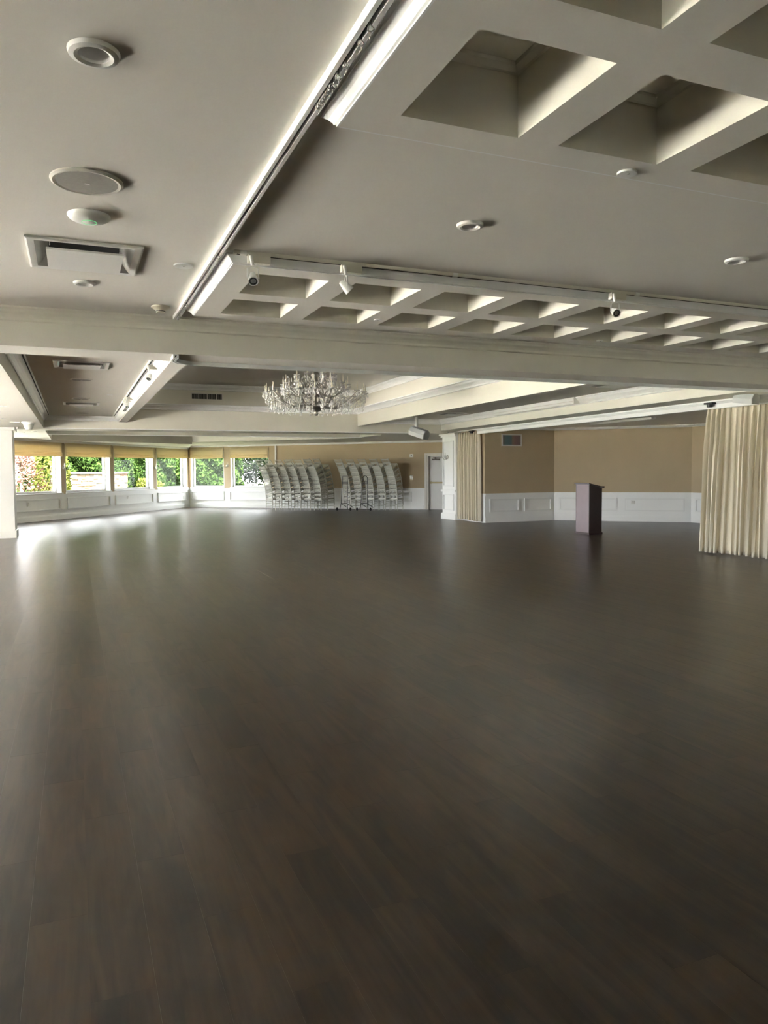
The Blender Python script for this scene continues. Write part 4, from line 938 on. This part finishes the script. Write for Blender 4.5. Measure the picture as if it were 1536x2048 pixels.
# ================================================================ garden outside
tag(MB().prism([(16.35, -20), (26, -20), (26, 24), (16.35, 24)], -.14, -.10).build('patio', PATIO), 'added pale concrete terrace outside the alcove end wall', 'patio', None, 'structure')  # unseen paving added to bounce daylight in from this side
ground = tag(MB().box(-60, 60, -40, 110, -.5, -.14).build('lawn', GRASS), 'green lawn outside the windows', 'lawn', None, 'structure')
tag(MB().prism([(-26, -22), (-10.35, -22), (-10.35, 7.55), (-6.35, 7.55), (-6.35, 19.9), (-2.3, 25.2), (-5.3, 28.0), (-26, 28.0)], -.14, -.10).build('patio', PATIO), 'added pale concrete patio along the windows, bouncing daylight in', 'patio', None, 'structure')  # unseen paving, made pale and wide to bounce daylight onto the ceiling
def foliage(name, n, shape, mat, leaf, seed):
    rnd = random.Random(seed); V = []; F = []
    for i in range(n):
        p = shape(rnd); nx = Vector((rnd.gauss(0, 1), rnd.gauss(0, 1), rnd.gauss(0, .7) + .4)).normalized()
        t = nx.orthogonal().normalized(); b = nx.cross(t); a = rnd.random() * PI; t, b = t * math.cos(a) + b * math.sin(a), b * math.cos(a) - t * math.sin(a)
        s = leaf * rnd.uniform(.6, 1.4); k = len(V)
        V += [tuple(p + t * s), tuple(p + b * s * .45 + nx * s * .12), tuple(p - t * s), tuple(p - b * s * .45 + nx * s * .12)]; F += [(k, k + 1, k + 2), (k, k + 2, k + 3)]
    me = bpy.data.meshes.new(name); me.from_pydata(V, [], F); me.materials.append(mat); me.update(); return me
def cone_shape(h, r):
    def f(rnd):
        z = h * (1 - rnd.random() ** .75); a = rnd.random() * 2 * PI; q = r * (1 - .55 * (z / h) ** 2) * (.75 + .3 * math.sqrt(rnd.random())) * (1 + .12 * math.sin(a * 5 + z * 4))
        return Vector((q * math.cos(a), q * math.sin(a), z))
    return f
def puff_shape(h, r, k, seed):
    rn = random.Random(seed); cs = [(Vector((rn.uniform(-r, r) * .7, rn.uniform(-r, r) * .7, rn.uniform(.35, 1) * h)), rn.uniform(.35, .6) * r) for _ in range(k)]
    def f(rnd):
        c, q = cs[rnd.randrange(k)]; d = Vector((rnd.gauss(0, 1), rnd.gauss(0, 1), rnd.gauss(0, 1))).normalized(); return c + d * q * (.7 + .35 * rnd.random())
    return f
def weep_shape(h, r, seed):
    def f(rnd):
        a = rnd.random() * 2 * PI; t = rnd.random(); z = h * (1 - t ** 2.2 * .9) + .15 * math.sin(a * 7); q = r * (t ** .8) * (.8 + .3 * rnd.random()); return Vector((q * math.cos(a), q * math.sin(a), z - .1 * rnd.random()))
    return f
trunk_me = MB().tube([(0, 0, -.16), (.02, 0, .8), (-.03, .04, 2.2)], [.10, .08, .04], 8).mesh('trunk', BARK, True)
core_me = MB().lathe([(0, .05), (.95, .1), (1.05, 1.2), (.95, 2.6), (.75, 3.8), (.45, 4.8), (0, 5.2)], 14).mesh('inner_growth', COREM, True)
hedge_me = [foliage('foliage', 15000, cone_shape(5.6, 1.45), LEAF, .105, 21), foliage('foliage', 15000, cone_shape(5.2, 1.5), LEAF, .11, 22)]
def plant(name, me, loc, label, cat, grp, rz=0, sc=1.0, tr=True, core=None):
    o = tag(empty(name, loc, rz), label, cat, grp); o.scale = (sc, sc, sc)
    tag(place('foliage', me, o), kind='stuff')
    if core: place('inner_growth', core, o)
    if tr: place('trunk', trunk_me, o)
    return o
def atA(s, out, z=-.14): return (A[0] + DW[0] * s + NW[0] * out, A[1] + DW[1] * s + NW[1] * out, z)
def atC(s, out, z=-.14): return (K[0] + DC[0] * s + NC[0] * out, K[1] + DC[1] * s + NC[1] * out, z)
hs = [(13.2, 9.2), (15.1, 9.0), (17.0, 9.2), (18.9, 9.0), (20.8, 9.3)]
for i, (s, o_) in enumerate(hs):
    plant('hedge_tree', hedge_me[i % 2], atA(s, o_), 'tall green hedge tree behind the stone garden wall, %s from the left' % CNT[i], 'hedge', 'green hedge trees', i * 1.3, 1 + .06 * (i % 3), core=core_me)
for i, (s, o_) in enumerate(((-7.2, 5.6), (-5.4, 5.2), (-3.7, 5.0), (-2.2, 5.4))):
    plant('hedge_tree', hedge_me[(i + 1) % 2], atC(s, o_), ['green hedge tree filling the window left of the corner', 'green hedge tree straight behind the room corner', 'green hedge tree in the middle of the bright window right of the corner', 'green hedge tree at the right side of the bright corner window'][i], 'hedge', 'green hedge trees', i * 2.1, .95, core=core_me)
plant('weeping_maple', foliage('foliage', 2600, weep_shape(2.5, 1.25, 3), LEAFR, .075, 31), atA(7.5, 6.2), 'weeping red-leaved shrub outside the leftmost window', 'tree', None)
plant('yellow_shrub', foliage('foliage', 2200, cone_shape(3.4, .75), LEAFY, .08, 32), atA(7.9, 5.0), 'yellow-green conifer outside the leftmost window', 'shrub', None)
plant('yellow_shrub', foliage('foliage', 2600, puff_shape(1.15, .6, 6, 4), LEAFY, .075, 33), atA(12.3, 3.0), 'low yellow-green shrub before the stone garden wall', 'shrub', None, tr=False)
dk = foliage('foliage', 9000, puff_shape(5.0, 2.4, 9, 8), LEAFD, .10, 34)
big_trunk = MB().tube([(0, 0, -.16), (.03, 0, 1.5), (-.05, .06, 4.5)], [.26, .21, .15], 10).mesh('trunk', BARK, True)
for i, (s, o_) in enumerate(((-1.1, 10.2), (0.9, 13.5))):
    t_ = plant('dark_conifer', dk, atC(s, o_), ['dark evergreen tree outside the window beside the chair stacks', 'farther dark evergreen tree behind the chair stacks window'][i], 'tree', 'dark evergreen trees', i * 2.0, 1.0, False)
    place('trunk', big_trunk, t_)
# stone garden wall
v0 = Vector(atA(8.7, 4.6, 0)); v1 = Vector(atA(13.2, 4.9, 0)); sd_ = (v1 - v0); sl = sd_.length; sd_.normalize()
gw = tag(empty('stone_garden_wall', v0, math.atan2(sd_.y, sd_.x)), 'low garden wall of rust and tan ledge stones outside the windows', 'garden wall')
MB().box(0.02, sl - .02, .03, .32, -.14, 1.50).build('core', MORTAR, gw)
rs = random.Random(9); zz = .42; ST = []
for k in range(10):
    ST.append(MB().hexa([(0.004, rs.uniform(-.01, .02), .004), (.996, rs.uniform(-.01, .02), .004), (.996, 1, .004), (.004, 1, .004), (.004, rs.uniform(-.01, .02), .996), (.996, rs.uniform(-.01, .02), .996), (.996, 1, .996), (.004, 1, .996)]).mesh('stone', STONES[k % 4]))
cnt = 0
while zz < 1.48:
    h = min(rs.uniform(.075, .12), 1.5 - zz); x = 0.0
    while x < sl - .05:
        w = min(rs.uniform(.22, .46), sl - x)
        o = place('stone', ST[rs.randrange(10)], gw, (x, rs.uniform(-.015, .02), zz)); o.scale = (w, .10, h); x += w; cnt += 1
    zz += h
x = -.05
while x < sl: MB().box(x, min(x + .75, sl + .05) - .006, -.04, .37, 1.50, 1.57).build('coping_slab', CAP, gw); x += .75
